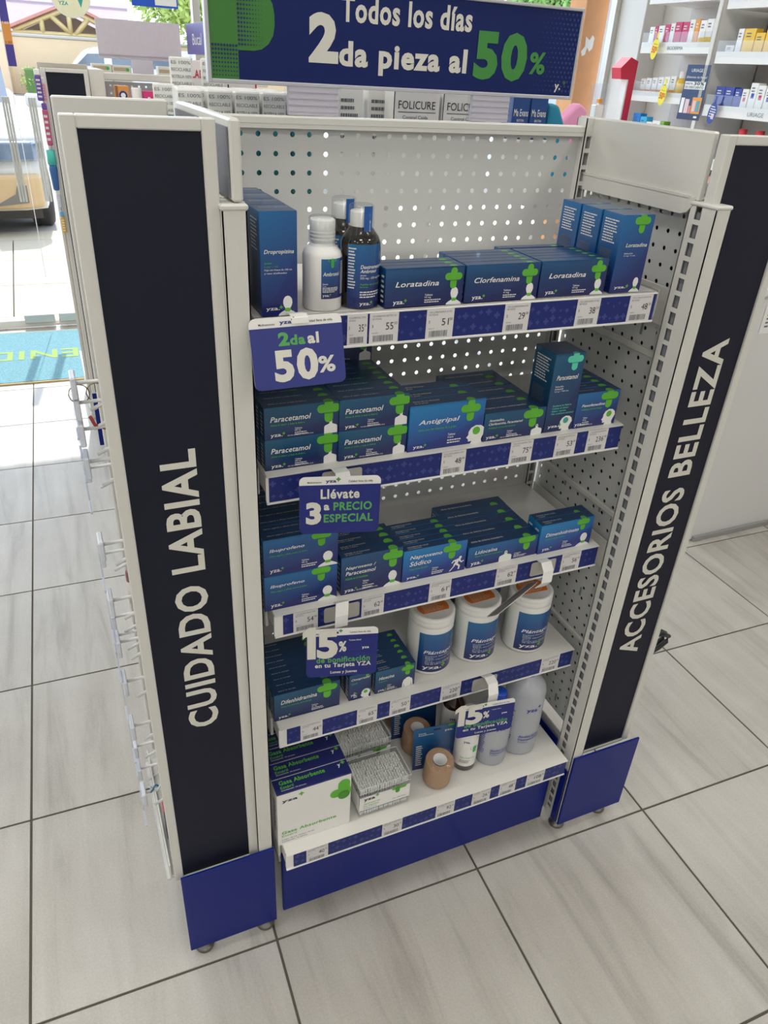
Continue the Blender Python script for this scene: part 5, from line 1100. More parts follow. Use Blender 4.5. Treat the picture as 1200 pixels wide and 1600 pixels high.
ts = thing('topper_sign', 'violet topper sign reading Bucal, partly behind the header sign', 'sign', (0.300, 1.98, 1.416))
q = MB(); q.box(0, 0.005, -0.36, 0.0, 0.070, 0.160, mat('topper_violet', '5d59a4', 0.4), 0.001); F = Face(q, (0, 0, 0.070), (0, -1, 0), (0, 0, 1), 0.36, 0.090)
F.text('Bucal', 0.30, 0.72, 0.3, 0.66, ink_white, 0.0)
for i in range(20):
    for j in range(6): F.pill(0.03 + i * 0.049, 0.1 + j * 0.16, 0.0016, 0.0016, mat('topper_dots', '6f6bb2', 0.4), 1)
q.build('sign_board', ts)
q = MB(); q.box(0.0, 0.005, -0.30, -0.26, 0.0, 0.07, clear_sheet); q.box(0, 0.005, -0.06, -0.02, 0, 0.07, clear_sheet); q.build('sign_foot', ts)
# support for that sign: a low run between the islands
run = thing('middle_shelf_run', 'white shelf run between the bay and the far island', 'display unit', (0, 0, 0))
q = MB(); q.box(-0.17, 0.64, 0.62, 1.74, 0.0, 0.20, shelf_white, 0.002); q.box(0.24, 0.30, 0.62, 1.74, 0.2, 1.36, white_steel, 0.002); q.box(-0.16, 0.62, 0.64, 1.72, 1.20, 1.205, shelf_white); q.build('frame', run)
q = MB()
for z_ in (1.395, 1.35, 1.26, 1.16, 1.09, 0.94): q.tube([(-0.198, 1.960, z_), (-0.198, 2.022, z_)], 0.002, white_steel, 6)
q.build('hanging_rods', isl)
def hang(name, label, x, y, z, w, h, M, cap=None, d=0.03):
    t = thing(name, label, 'hanging pack', (x, y, z))
    q = MB(); q.box(0, w, 0, d, -h, 0, M, 0.003); Face(q, (0, 0, -h), (1, 0, 0), (0, 0, 1), w, h).lines(0.15, 0.85, 0.1, 0.9, 5, ink_white); q.build('pack', t)
    if cap: q = MB(); q.box(0.001, w - 0.001, 0.001, d - 0.001, 0, 0.018, cap, 0.002); q.build('header_tab', t)
lilac = mat('pack_purple', '6a4aa0', 0.4); rose = mat('pack_rose', 'b8567c', 0.4)
hang('toothbrush_pack', 'purple and white hanging pack beside the far black board', -0.216, 1.94, 1.400, 0.020, 0.075, lilac, ink_white)
hang('toothbrush_pack', 'pink hanging pack beside the purple one', -0.205, 1.975, 1.375, 0.020, 0.050, mat('pack_pink_tab', 'f0a0b8', 0.4), ink_white, 0.02)
hang('toothbrush_pack', 'slim rose pack with purple top left of the black boards', -0.209, 1.94, 1.300, 0.018, 0.110, rose, lilac)
t = thing('mouthwash_bottle', 'blue mouthwash bottle with teal cap at the left of the fixture', 'bottle', (-0.203, 1.955, 1.045))
q = MB(); q.lathe([(0, 0), (0.008, 0), (0.010, 0.003), (0.014, 0.070), (0.012, 0.085), (0, 0.085)], mat('mouthwash_blue', '2f66a8', 0.2, coat=0.4), 24); q.build('body', t)
q = MB(); q.lathe([(0.013, 0.083), (0.015, 0.086), (0.014, 0.130), (0, 0.132)], mat('cap_teal', '46b5a8', 0.35), 24); q.build('cap', t)
hang('floss_pack', 'yellow and white hanging pack low beside the black boards', -0.205, 1.95, 0.955, 0.014, 0.055, mat('pack_yellow', 'e8b23c', 0.4), mat('pack_sky', '6aa8d8', 0.4))
hang('floss_pack', 'pale blue and white hanging pack above the yellow pack', -0.207, 1.95, 1.030, 0.014, 0.045, mat('pack_pale', 'ccd6e4', 0.4), ink_white)

# round hanging sign and blue sign near the glass
t = thing('hanging_disc', 'round pale yellow printed disc hanging before the glass doors', 'sign', (0.034, 3.5, 1.705))
q = MB(); P = [(0.092 * math.cos(a), 0.092 * math.sin(a)) for a in [i * PI / 18 for i in range(36)]]; q.prism(P, 0, 0.002, ink_white, FR((0, 0.002, 0), (1, 0, 0), (0, 0, 1)))
q.prism([(x * 0.95, y * 0.95) for x, y in P], 0, 0.0005, mat('disc_cream', 'f2f0cc', 0.6), FR((0, -0.0003, 0), (1, 0, 0), (0, 0, 1)))
F = Face(q, (-0.092, -0.0008, -0.092), (1, 0, 0), (0, 0, 1), 0.184, 0.184)
F.text('YZA', 0.18, 0.42, 0.28, 0.36, mat('disc_teal', '3aa79c', 0.5), 0.03)
F.put([(0.118, 0.092), (0.152, 0.092), (0.135, 0.045)], mat('disc_teal', '3aa79c', 0.5), 1); F.put([(0.118, 0.094), (0.152, 0.094), (0.15, 0.112), (0.12, 0.112)], mat('disc_coral', 'e69a7c', 0.5), 1)
F.put([(0.03, 0.1), (0.07, 0.1), (0.062, 0.07), (0.038, 0.07)], mat('disc_sky', '9adfe0', 0.5), 1); F.put([(0.09, 0.1), (0.112, 0.1), (0.104, 0.075)], mat('disc_coral', 'e69a7c', 0.5), 1)
q.build('disc', t)
q = MB(); q.tube([(0, 0.001, 0.09), (0, 0.001, 1.295)], 0.0006, ink_white, 4); q.build('string', t)
t = thing('hanging_sign', 'blue bordered sign with white right half hanging at the shop front', 'sign', (0.352, 3.75, 1.697))
q = MB(); q.box(0, 0.24, 0, 0.006, 0, 0.16, mat('sign_royal', '1c55c8', 0.4), 0.001); F = Face(q, (0, 0, 0), (1, 0, 0), (0, 0, 1), 0.24, 0.16); F.rect(0.5, 0.97, 0.06, 0.96, ink_white); q.build('sign_board', t)
q = MB(); q.tube([(0.12, 0.003, 0.16), (0.12, 0.003, 1.053)], 0.0008, ink_white, 4); q.build('string', t)

# ================================================================== RIGHT HAND WALL SHELVING AND COUNTER
def wall_bay(y0, y1, decks, label, X=3.3):
    t = thing('wall_shelving', label, 'shelving', (X, y0, 0), group='white wall shelving')
    q = MB(); q.box(0.34, 0.36, 0, y1 - y0, 0, 2.2, mat('wall_bay_back', 'cfc9c2', 0.6), 0.001); q.box(0.333, 0.34, (y1 - y0) * 0.35, (y1 - y0) * 0.35 + 0.02, 0.1, 2.2, grey_steel); q.build('back_panel', t)
    q = MB()
    q.box(-0.01, 0.35, -0.012, 0.012, 0, 2.2, plastic_white, 0.002); q.box(-0.016, 0.0, -0.014, 0.014, 0, 2.2, white_steel, 0.002); q.build('side_panel', t)
    for z in decks:
        s_ = MB(); s_.box(0, 0.34, 0.012, y1 - y0 - 0.012, z - 0.008, z, plastic_white, 0.001); d = s_.build('shelf_board', t)
        s_ = MB(); s_.box(-0.004, 0, 0.012, y1 - y0 - 0.012, z - 0.012, z + 0.045, plastic_white, 0.001); s_.build('label_band', d)
        s_ = MB(); s_.box(-0.006, -0.004, 0.012, y1 - y0 - 0.012, z + 0.02, z + 0.095, clear_sheet); s_.build('clear_fence', d)
    return t
wb1 = wall_bay(2.61, 3.22, (0.45, 0.90, 1.15, 1.40, 1.655, 1.905), 'white wall shelving bay nearest the window, with magenta boxes')
wb2 = wall_bay(1.78, 2.585, (0.45, 0.90, 1.09, 1.355, 1.61, 1.86), 'white wall shelving bay nearer the counter, with blue and white boxes')
wb3 = wall_bay(0.95, 1.755, (0.45, 0.90, 1.09, 1.355, 1.61, 1.86), 'white wall shelving bay out of view behind the right unit')
mag = mat('box_magenta', 'c82763', 0.4); ora = mat('box_orange', 'e79a30', 0.4); yel = mat('box_yellow', 'f0c53c', 0.4); wht = mat('box_white', 'efeeea', 0.4, var=0.02); nav = mat('box_blue', '2b3fa0', 0.4)
def wbox(label, y, z, w, h, M, band=None, x=3.325, d=0.05, grp='boxes on the wall shelves', two=None):
    q = MB(); q.box(0, d, 0, w, 0, h, M, 0.001); F = Face(q, (0, w, 0), (0, -1, 0), (0, 0, 1), w, h)
    if band: F.rect(0, 1, 0.12, 0.45, band); 
    if two: F.rect(0.3, 0.7, 0.55, 0.7, two)
    F.lines(0.2, 0.8, 0.72, 0.9, 2, ink_white if M in (mag, nav, ora) else ink_grey)
    tag(q.build('cosmetic_box', loc=(x, y, z + 0.0005), rot=(0, 0, random.uniform(-0.04, 0.04))), label, 'cosmetic box', grp)
y = 3.195
for k, (M, b, w, h, nm) in enumerate(((wht, None, .045, .125, 'white box, farthest left'), (mag, None, .025, .13, 'narrow magenta box, first from the left'), (wht, None, .055, .13, 'white box between magenta boxes'), (mag, None, .045, .135, 'magenta box, second from the left'), (wht, None, .035, .14, 'slim white box before the magenta pair'),
        (mag, None, .055, .145, 'magenta box, left of the adjoining pair'), (mag, None, .055, .145, 'magenta box, right of the adjoining pair'), (wht, None, .04, .155, 'white box with blue mark'), (ora, None, .035, .155, 'narrow orange box'), (wht, yel, .05, .15, 'white box with yellow band, left'), (wht, yel, .05, .155, 'white box with yellow band, right'), (sleeve_m, None, .045, .155, 'grey box at the right end'))):
    y -= w + 0.003; wbox(nm + ' on the magenta shelf', y, 1.655, w, h, M, b, grp='boxes on the magenta shelf')
y = 3.19
for k in range(6):
    w = 0.045; y -= w + 0.008; wbox(('first', 'second', 'third', 'fourth', 'fifth', 'sixth')[k] + ' from the left of the white and orange boxes under the magenta shelf', y, 1.40, w, 0.11 + 0.004 * k, wht, ora, grp='white and orange boxes')
for k, (M, nm) in enumerate(((yel, 'yellow bottle with white cap beside the white and orange boxes'), (wht, 'white bottle between the yellow and the green'), (mat('bottle_lime', '8fd032', 0.3), 'lime green bottle at the right end under the magenta shelf'))):
    t = thing('lotion_bottle', nm, 'bottle', (3.35, 2.85 - 0.075 * k, 1.4005)); q = MB(); q.lathe([(0, 0), (0.026, 0), (0.028, 0.004), (0.028, 0.105), (0.018, 0.12), (0, 0.12)], M, 24); q.build('body', t); q = MB(); q.lathe([(0.019, 0.12), (0.019, 0.155), (0, 0.157)], wht if k < 2 else M, 24); q.build('cap', t)
y = 3.195
for k, (M, w, h, nm) in enumerate(((mat('box_azure', '1f86dc', 0.4), .07, .17, 'azure pack, left one'), (mat('box_cyan', '3fb4e4', 0.4), .06, .155, 'cyan pack, right one'), (wht, .05, .13, 'white box next to the cyan pack'), (wht, .07, .14, 'wide white box'), (mat('box_green', '7ab52c', 0.4), .03, .14, 'narrow green box'), (wht, .05, .12, 'white box below the dark poster'), (mat('box_green', '7ab52c', 0.4), .03, .12, 'green box below the dark poster'), (wht, .05, .115, 'last white box'), (mat('box_green', '7ab52c', 0.4), .025, .115, 'last green box'))):
    y -= w + 0.004; wbox(nm + ' on the low shelf of the window bay', y, 1.15, w, h, M, None, grp='packs on the low shelf')
y = 2.55
for k, (M, b, w, h, nm) in enumerate(((wht, None, .06, .075, 'small white box with orange lid'), (wht, None, .04, .15, 'tall white box with teal mark'), (yel, None, .075, .15, 'wide yellow box'), (yel, None, .06, .13, 'yellow box with white label'), (yel, None, .07, .15, 'second wide yellow box'), (wht, yel, .06, .12, 'white box with yellow band'), (wht, None, .06, .12, 'plain white box'))):
    y -= w + 0.006; wbox(nm + ' on the upper shelf of the counter bay', y, 1.61, w, h, M, b, grp='boxes on the upper shelf')
y = 2.54
for k, (M, tw, w, h, nm) in enumerate(((nav, None, .065, .135, 'first blue box'), (nav, None, .065, .135, 'second blue box'), (nav, None, .05, .13, 'third blue box, narrow'), (wht, mag, .045, .13, 'white box with red mark'), (wht, nav, .05, .16, 'tall white box with blue mark'), (wht, mag, .05, .15, 'white box with rose mark'), (wht, nav, .05, .14, 'white box with navy mark'), (wht, mag, .05, .14, 'last white box with red mark'))):
    y -= w + 0.004; wbox(nm + ' on the middle shelf of the counter bay', y, 1.355, w, h, M, None, two=tw, grp='boxes on the middle shelf')
for k in range(3):
    t = thing('lotion_bottle', ('red capped bottle, left', 'red capped bottle, middle', 'red capped bottle, right')[k] + ' one on the low shelf of the counter bay', 'bottle', (3.36, 2.30 - 0.12 * k, 1.0905)); q = MB(); q.box(-0.03, 0.03, -0.035, 0.035, 0, 0.16, mat('bottle_pale', 'e8dedd', 0.3), 0.006); q.build('body', t); q = MB(); q.lathe([(0.022, 0.16), (0.022, 0.205), (0, 0.207)], mat('cap_red', 'd23a44', 0.4), 24); q.build('cap', t)
for k, (M, nm) in enumerate(((mat('bottle_aqua', '8fc4cc', 0.3), 'pale aqua jar with blue lid'), (mat('bottle_blush', 'e8a8a0', 0.3), 'blush pink jar'), (wht, 'white jar'))):
    q = MB(); q.lathe([(0, 0), (0.03, 0), (0.032, 0.004), (0.032, 0.11), (0.03, 0.112), (0.03, 0.14), (0, 0.142)], M, 24); tag(q.build('cream_jar', loc=(3.36, 2.52 - 0.08 * k, 0.9005)), nm + ' seen between the header panel and the right black board', 'jar')
# shelf band lettering
q = MB(); F = Face(q, (3.2955, 3.25, 1.645), (0, -1, 0), (0, 0, 1), 0.62, 0.055, 0.0003); F.text('BIODERMA', 0.45, 0.66, 0.3, 0.62, ink_grey, 0.0); o = q.build('band_lettering')
o.parent = wb1; o.location = Vector((-3.3, -2.61, 0))
q = MB(); F = Face(q, (3.2955, 2.57, 1.343), (0, -1, 0), (0, 0, 1), 0.78, 0.055, 0.0003); F.text('URIAGE', 0.42, 0.56, 0.3, 0.66, ink_grey, 0.0); o = q.build('band_lettering'); o.parent = wb2; o.location = Vector((-3.3, -1.78, 0))
# poster
t = thing('shelf_poster', 'dark blue poster reading HASTA 30% DE DESCUENTO on the wall shelves', 'poster', (3.285, 2.755, 1.315))
q = MB(); w, h = 0.18, 0.275; r = 0.01; q.box(-0.001, 0.001, -w, 0, 0, h, mat('poster_navy', '1f3a66', 0.4, var=0.25, scale=14), 0.0005); F = Face(q, (-0.001, 0, 0), (0, -1, 0), (0, 0, 1), w, h, 0.0004)
F.text('URIAGE', 0.22, 0.72, 0.87, 0.93, ink_white, 0.0); F.text('¡Estamos de fiesta!', 0.06, 0.95, 0.75, 0.80, ink_white, 0.0)
F.rect(0.05, 0.95, 0.56, 0.70, ink_white); F.text('HASTA', 0.08, 0.4, 0.64, 0.68, ink_black, 0.02); F.text('30%', 0.45, 0.9, 0.635, 0.695, ink_black, 0.03); F.text('DE DESCUENTO', 0.08, 0.9, 0.575, 0.62, ink_black, 0.02)
F.rect(0.05, 0.2, 0.12, 0.4, wht, 2); F.rect(0.24, 0.42, 0.12, 0.38, mat('pic_pink', 'e3c3c9', 0.4), 2); F.rect(0.44, 0.53, 0.12, 0.26, mat('pic_rose', 'e08a8a', 0.4), 2); F.rect(0.55, 0.95, 0.12, 0.42, ora, 2); F.rect(0.75, 0.9, 0.16, 0.36, mat('pic_teal', '5a9aa8', 0.4), 3); F.rect(0.6, 0.72, 0.16, 0.36, mat('pic_pink', 'e3c3c9', 0.4), 3)
F.rect(0, 1, 0.0, 0.12, mat('poster_foot', '22325c', 0.4), 1); F.pill(0.82, 0.06, 0.014, 0.005, ink_white, 2); q.build('printed_sheet', t)
def drop(label, y, z, M, txt):
    t = thing('price_drop', label, 'sign', (3.27, y, z), (0.12, 0, 0), group='drop shaped shelf signs')
    q = MB(); P = [(0.03 * math.cos(a), 0.055 * math.sin(a)) for a in [i * PI / 12 for i in range(24)]]
    q.prism(P, 0, 0.001, M, FR((0, 0, 0), (0, -1, 0), (0, 0, 1))); q.box(-0.001, 0, -0.007, 0.007, 0.05, 0.085, M)
    F = Face(q, (-0.0012, 0.03, -0.055), (0, -1, 0), (0, 0, 1), 0.06, 0.11, 0.0004)
    if txt: F.text('50', 0.14, 0.68, 0.30, 0.62, mat('drop_red', 'd8412c', 0.5), 0.03); F.text('%', 0.7, 0.9, 0.42, 0.62, mat('drop_red', 'd8412c', 0.5), 0.02); F.text('hasta un', 0.25, 0.8, 0.70, 0.75, ink_black)
    else: F.lines(0.2, 0.9, 0.3, 0.85, 5, ink_white); F.rect(0.5, 0.85, 0.25, 0.5, mat('pic_pink', 'e3c3c9', 0.4))
    q.build('card', t)
drop('yellow drop-shaped 50% sign on the magenta shelf edge', 3.05, 1.665, mat('drop_yellow', 'f2e53a', 0.5), True)
drop('yellow drop-shaped 50% sign on the shelf below, left of the poster', 2.90, 1.43, mat('drop_yellow', 'f2e53a', 0.5), True)
drop('blue drop-shaped sign under the blue boxes', 2.47, 1.36, mat('drop_blue', '2c4c9c', 0.5), False)
# red dispenser on its striped column next to the window
t = thing('red_dispenser', 'red folded carton dispenser on a red and white column by the window', 'dispenser', (3.27, 3.235, 0))
redm = mat('dispenser_red', 'd2304a', 0.45)
q = MB(); q.box(0, 0.05, 0, 0.05, 0, 1.50, redm, 0.001); q.box(-0.012, 0, 0, 0.05, 0, 1.50, wht, 0.001); q.build('column', t)
q = MB(); q.prism([(-0.06, 0.0), (0.05, 0.0), (0.05, 0.10), (-0.01, 0.12), (-0.075, 0.06)], 0, 0.09, redm, FR((0, 0.09, 1.50), (1, 0, 0), (0, 0, 1))); q.prism([(-0.01, 0.001), (0.0, 0.0)] + [(0.05, 0.1005), (-0.01, 0.1205)], 0.01, 0.08, wht, FR((0, 0.09, 1.50), (1, 0, 0), (0, 0, 1))); q.build('carton_top', t)
# clear display of small white items left of it
t = thing('acrylic_stand', 'clear acrylic stand with small white packs beside the red column', 'stand', (3.13, 3.33, 0))
q = MB(); q.box(0, 0.09, 0, 0.09, 0, 0.9, wht, 0.002); q.box(0, 0.003, 0, 0.09, 0.9, 1.47, clear_sheet); q.box(0.087, 0.09, 0, 0.09, 0.9, 1.47, clear_sheet); q.box(0, 0.09, 0.087, 0.09, 0.9, 1.47, clear_sheet); q.build('frame', t)
for k in range(4):
    q = MB(); q.box(0.012, 0.078, 0.02, 0.07, 0.92 + 0.12 * k, 0.99 + 0.12 * k, wht, 0.004); q.build('white_pack', t)
q = MB(); q.box(0.03, 0.06, 0.02, 0.05, 1.36, 1.385, ora, 0.003); q.build('orange_pack', t)

# counter
t = thing('counter', 'glossy white service counter standing right of the fixture', 'counter', (1.78, 0.555, 0))
gl = mat('counter_gloss', 'dcdcdc', 0.18, coat=0.6, var=0.01)
q = MB(); q.box(0, 1.35, 0.0, 0.60, 0.0, 0.92, gl, 0.006); q.build('body', t)
q = MB(); q.box(-0.0, 1.36, -0.01, 0.61, 0.92, 0.95, gl, 0.006); q.build('worktop', t)
q = MB(); q.box(0.02, 0.52, -0.012, 0.0, 0.0, 0.022, mat('counter_shadow_strip', '9a9a9a', 0.5), 0.002); q.build('toe_shadow_strip', t)  # grey strip painted as the shadow along the counter's foot
q = MB(); F = Face(q, (0.03, -0.001, 0.80), (1, 0, 0), (0, 0, 1), 0.16, 0.09, 0.0005); F.rect(0, 1, 0, 1, ink_white); F.lines(0.1, 0.9, 0.2, 0.9, 5, ink_grey); q.build('notice_sheet', t)

# ================================================================== OUTSIDE
pave_m = mat('outside_paving', 'b5ac98', 0.85, bump=0.2, scale=30, var=0.06); asph = mat('asphalt', 'a8a39a', 0.9, bump=0.3, scale=50, var=0.1)
mb = MB(); mb.box(-30, 60, 3.96, 120, -0.12, -0.04, asph); struct(mb.build('street_ground'))
mb = MB(); mb.box(-4.6, 6.4, 3.955, 6.9, -0.10, -0.022, grout_m); pav = struct(mb.build('pavement'))
sm = MB(); sm.box(0.004, 0.996, 0.004, 0.796, -0.0215, -0.002, pave_m, 0.003); sme = sm.mesh('paving_slab')
for i in range(-4, 5):
    for j in range(3): link('paving_slab', sme, pav, (i * 1.0 - 0.53, 4.10 + j * 0.8 + 0.0, 0))
mb = MB(); mb.box(-4.6, 6.4, 3.955, 4.10, -0.0215, -0.002, pave_m); struct(mb.build('trim_2')); mb = MB(); mb.box(-4.6, 6.4, 6.5, 6.9, -0.0215, -0.002, pave_m); struct(mb.build('trim_3'))
# orange post with torn white sticker, just outside the glass
t = thing('orange_post', 'peach painted post with torn white sticker outside the window', 'post', (3.45, 4.05, 0))
q = MB(); q.box(0, 0.20, 0, 0.2, -0.04, 3.2, mat('peach_paint', 'd59b6a', 0.8, bump=0.2, scale=14, var=0.12), 0.005); q.build('shaft', t)
q = MB(); q.prism([(0.02, 0), (0.05, 0.03), (0.045, 0.09), (0.08, 0.07), (0.1, 0.1), (0.12, 0.085), (0.115, 0.02), (0.09, 0.0), (0.07, 0.025), (0.06, -0.02), (0.035, -0.03)], 0, 0.001, ink_white, FR((-0.01, -0.0012, 1.66), (1, 0, 0), (0, 0, 1))); q.build('torn_sticker', t)
mb = MB(); mb.box(-4.6, 3.72, 3.95, 4.15, 3.0, 3.15, wall_m); struct(mb.build('entrance_canopy'))

def car(label, loc, rz, paint, low):
    t = thing('car', label, 'car', loc, (0, 0, rz))
    # body: side profile swept across, front faces -y; x from 0 (its right side) to -1.75
    W2 = 0.875; glass = mat('car_glass', '5f6c78', 0.08, coat=0.5, var=0.1)
    prof = [(0.10, 0.24), (0.02, 0.34), (0.0, 0.60), (0.06, 0.84), (0.22, 0.95), (0.95, 1.06), (4.1, 1.08), (4.25, 0.95), (4.3, 0.4), (4.2, 0.24)]
    q = MB(); n = len(prof)
    secs = [(-W2, 0.30, 0.06), (-W2 * 0.96, 0.10, 0.02), (-W2 * 0.75, 0.03, 0), (0, 0, 0), (W2 * 0.75, 0.03, 0), (W2 * 0.96, 0.10, 0.02), (W2, 0.30, 0.06)]
    vs = []
    for x, dy, dz in secs:
        for (y, z) in prof: vs.append((x, y + (dy if y < 0.6 else (-dy * 0.5 if y > 4 else 0)), z - (dz if z > 0.9 else -dz * 0.3)))
    fs = [[i * n + k, (i + 1) * n + k, (i + 1) * n + (k + 1) % n, i * n + (k + 1) % n] for i in range(len(secs) - 1) for k in range(n)] + [list(range(n)), list(range((len(secs) - 1) * n, len(secs) * n))[::-1]]
    q.add(vs, [f[::-1] for f in fs], paint, None, False); b = q.build('body', t); bv = b.modifiers.new('soft', 'BEVEL'); bv.width = 0.03; bv.segments = 2; bv.limit_method = 'ANGLE'
    q = MB(); q.prism([(0.98, 1.04), (1.75, 1.50), (3.6, 1.52), (4.1, 1.06)], -W2 * 0.80, W2 * 0.80, glass, FR((0, 0, 0), (0, 1, 0), (0, 0, 1))); q.build('windows', t)
    q = MB(); q.prism([(1.72, 1.485), (1.85, 1.54), (3.5, 1.56), (3.65, 1.50)], -W2 * 0.82, W2 * 0.82, paint, FR((0, 0, 0), (0, 1, 0), (0, 0, 1))); q.build('roof', t)
    q = MB(); P = [(-0.05, 0.25), (0.0, 0.32)]
    q.prism([(-W2 * 0.99, 0.30), (-W2 * 0.93, 0.06), (-W2 * 0.7, -0.03), (W2 * 0.7, -0.03), (W2 * 0.93, 0.06), (W2 * 0.99, 0.30), (W2 * 0.99, 0.42), (-W2 * 0.99, 0.42)], 0.27, 0.56, low); bb = q.build('front_bumper', t); bv = bb.modifiers.new('soft', 'BEVEL'); bv.width = 0.04; bv.segments = 3
    q = MB(); q.prism([(-0.30, -0.036), (0.30, -0.036), (0.30, -0.02), (-0.30, -0.02)], 0.36, 0.46, low); q.build('plate_recess', t)
    q = MB(); q.box(-W2 * 0.55, W2 * 0.55, -0.012, 0.02, 0.60, 0.74, mat('grille_dark', '4a4c50', 0.4, 0.3), 0.01)
    for k in range(4): q.box(-W2 * 0.54, W2 * 0.54, -0.018, -0.010, 0.61 + 0.035 * k, 0.622 + 0.035 * k, alu)
    q.build('grille', t)
    for sx in (-1, 1):
        q = MB(); q.prism([(0.46 * sx, -0.03), (0.78 * sx, 0.02), (0.888 * sx, 0.20), (0.888 * sx, 0.36), (0.50 * sx, 0.12)][::sx], 0.66, 0.82, mat('headlamp', '74859a', 0.08, 0.3, coat=1.0, var=0.3, scale=18)); h_ = q.build('headlamp', t); bv = h_.modifiers.new('soft', 'BEVEL'); bv.width = 0.02; bv.segments = 2
        q = MB(); q.prism([(0.38, 0.0), (0.68, 0.03), (0.68, 0.17), (0.60, 0.17), (0.58, 0.10)] if sx > 0 else [(-0.38, 0.0), (-0.58, 0.10), (-0.60, 0.17), (-0.68, 0.17), (-0.68, 0.03)], 0, 0.03, mat('fog_recess', '77716a', 0.5, var=0.2), FR((0, -0.006, 0.30), (1, 0, 0), (0, 0, 1))); q.build('fog_lamp', t)
        for wy in (0.85, 3.45):
            T = Matrix.Translation((sx * (W2 - 0.055), wy - 0.02, 0.30)) @ Matrix.Rotation(PI / 2 * sx, 4, 'Y')
            q = MB(); q.lathe([(0.21, -0.09), (0.28, -0.10), (0.315, -0.07), (0.315, 0.07), (0.28, 0.10), (0.21, 0.09)], mat('tyre', '3a3836', 0.8), 28, T)
            q.lathe([(0.19, 0.09), (0.20, 0.06), (0.06, 0.05), (0.0, 0.06)], alu, 28, T); w = q.build('wheel', t)
            q = MB()
            for k in range(7):
                a = 2 * PI * k / 7; q.box(0.03, 0.19, -0.016, 0.016, 0.06, 0.085, alu, 0.004, T @ Matrix.Rotation(a, 4, 'Z'))
            q.build('spokes', w)
        q = MB(); q.box(sx * W2 - 0.02 if sx > 0 else -W2 - 0.14, sx * W2 + 0.14 if sx > 0 else -W2 + 0.02, 1.12, 1.22, 1.02, 1.14, paint, 0.02); q.build('wing_mirror', t)
    q = MB(); q.box(-W2 * 0.9, W2 * 0.9, 0.2, 4.1, 0.16, 0.27, mat('underbody', '4a4642', 0.9)); q.build('underbody', t)
    q = MB(); q.prism([(-0.8, 0.50), (0.8, 0.50), (0.8, 0.56), (-0.8, 0.56)], 0.15, 0.20, low); q.build('skid_plate', t)
    return t
car_white = mat('car_white', 'd2d2d0', 0.2, coat=0.6, var=0.01); car_cream = mat('car_cream_bumper', 'c9ab80', 0.35, var=0.03)
car('white car with cream lower bumper parked facing the glass doors', (-1.02, 6.62, -0.04), 0.05, car_white, car_cream)
car('second white car parked further along, seen right of the header sign', (8.2, 9.2, -0.04), 0.3, car_white, car_white)

# van far across the street
t = thing('van', 'white van across the street behind the hedge', 'van', (1.0, 29.0, -0.04))
q = MB(); q.prism([(0, 0.35), (0.05, 0.85), (0.55, 1.10), (0.95, 1.52), (1.25, 1.66), (4.6, 1.70), (4.7, 0.4)], 0, 1.7, car_white, FR((0, 1.7, 0), (1, 0, 0), (0, 0, 1))); q.build('body', t)
q = MB(); q.prism([(0.62, 1.12), (1.0, 1.46), (1.5, 1.48), (1.5, 1.12)], 0, 0.02, mat('car_glass', '5f6c78', 0.08), FR((0, 0.0, 0), (1, 0, 0), (0, 0, 1))); q.prism([(1.75, 1.12), (1.75, 1.48), (4.4, 1.5), (4.4, 1.12)], 0, 0.02, mat('car_glass', '5f6c78', 0.08), FR((0, 0.0, 0), (1, 0, 0), (0, 0, 1))); q.build('windows', t)
for wx in (0.9, 3.8):
    q = MB(); T = Matrix.Translation((wx, 0.1, 0.33)) @ Matrix.Rotation(PI / 2, 4, 'X'); q.lathe([(0, 0.12), (0.2, 0.12), (0.33, 0.1), (0.33, -0.1), (0, -0.12)], mat('tyre', '3a3836', 0.8), 20, T); q.build('wheel', t)

# garden wall, pavilion roof with trusses, house, hedge
peach = mat('peach_wall', 'e0c3a0', 0.9, bump=0.1, scale=3, var=0.05)
t = thing('garden_wall', 'peach garden wall across the street', 'wall', (0, 0, 0)); q = MB(); q.box(-0.6, 14, 34.0, 34.3, -0.04, 1.83, peach, 0.02); q.build('wall_body', t)
q = MB(); q.box(-0.65, 14.05, 33.95, 34.35, 1.83, 1.93, mat('coping_grey', 'b9b2ac', 0.8), 0.02); q.build('coping', t)
t = thing('wall_pillar', 'peach gate pillar at the left edge of the street view', 'pillar', (0, 0, 0)); q = MB(); q.box(-0.95, -0.45, 33.6, 34.1, -0.04, 1.95, peach, 0.02); q.build('shaft', t); q = MB(); q.box(-1.0, -0.4, 33.55, 34.15, 1.95, 2.05, mat('coping_grey', 'b9b2ac', 0.8), 0.02); q.build('cap', t)
t = thing('gate', 'dark iron bar gate left of the peach pillar', 'gate', (0, 0, 0))
for k in range(10):
    q = MB(); q.box(-2.9 + 0.2 * k, -2.86 + 0.2 * k, 33.8, 33.84, -0.04, 1.8, mat('iron_bars', '5c5654', 0.6)); q.build('bar', t)
q = MB(); q.box(-2.95, -0.98, 33.79, 33.85, 1.6, 1.66, mat('iron_bars', '5c5654', 0.6)); q.box(-2.95, -0.98, 33.79, 33.85, 0.2, 0.26, mat('iron_bars', '5c5654', 0.6)); q.build('rail', t)
t = thing('pavilion', 'open gable pavilion with yellow timber trusses and red roof edge', 'pavilion', (0, 35.0, 0))
beam = mat('timber_yellow', 'd2bd86', 0.7, var=0.08); rtile = mat('roof_tile_red', 'c4897a', 0.8, bump=0.3, scale=8, var=0.12)
q = MB()
def beam_b(p, r, w=0.09): q.tube([(p[0], 0, p[1]), (r[0], 0, r[1])], w, beam, 4)
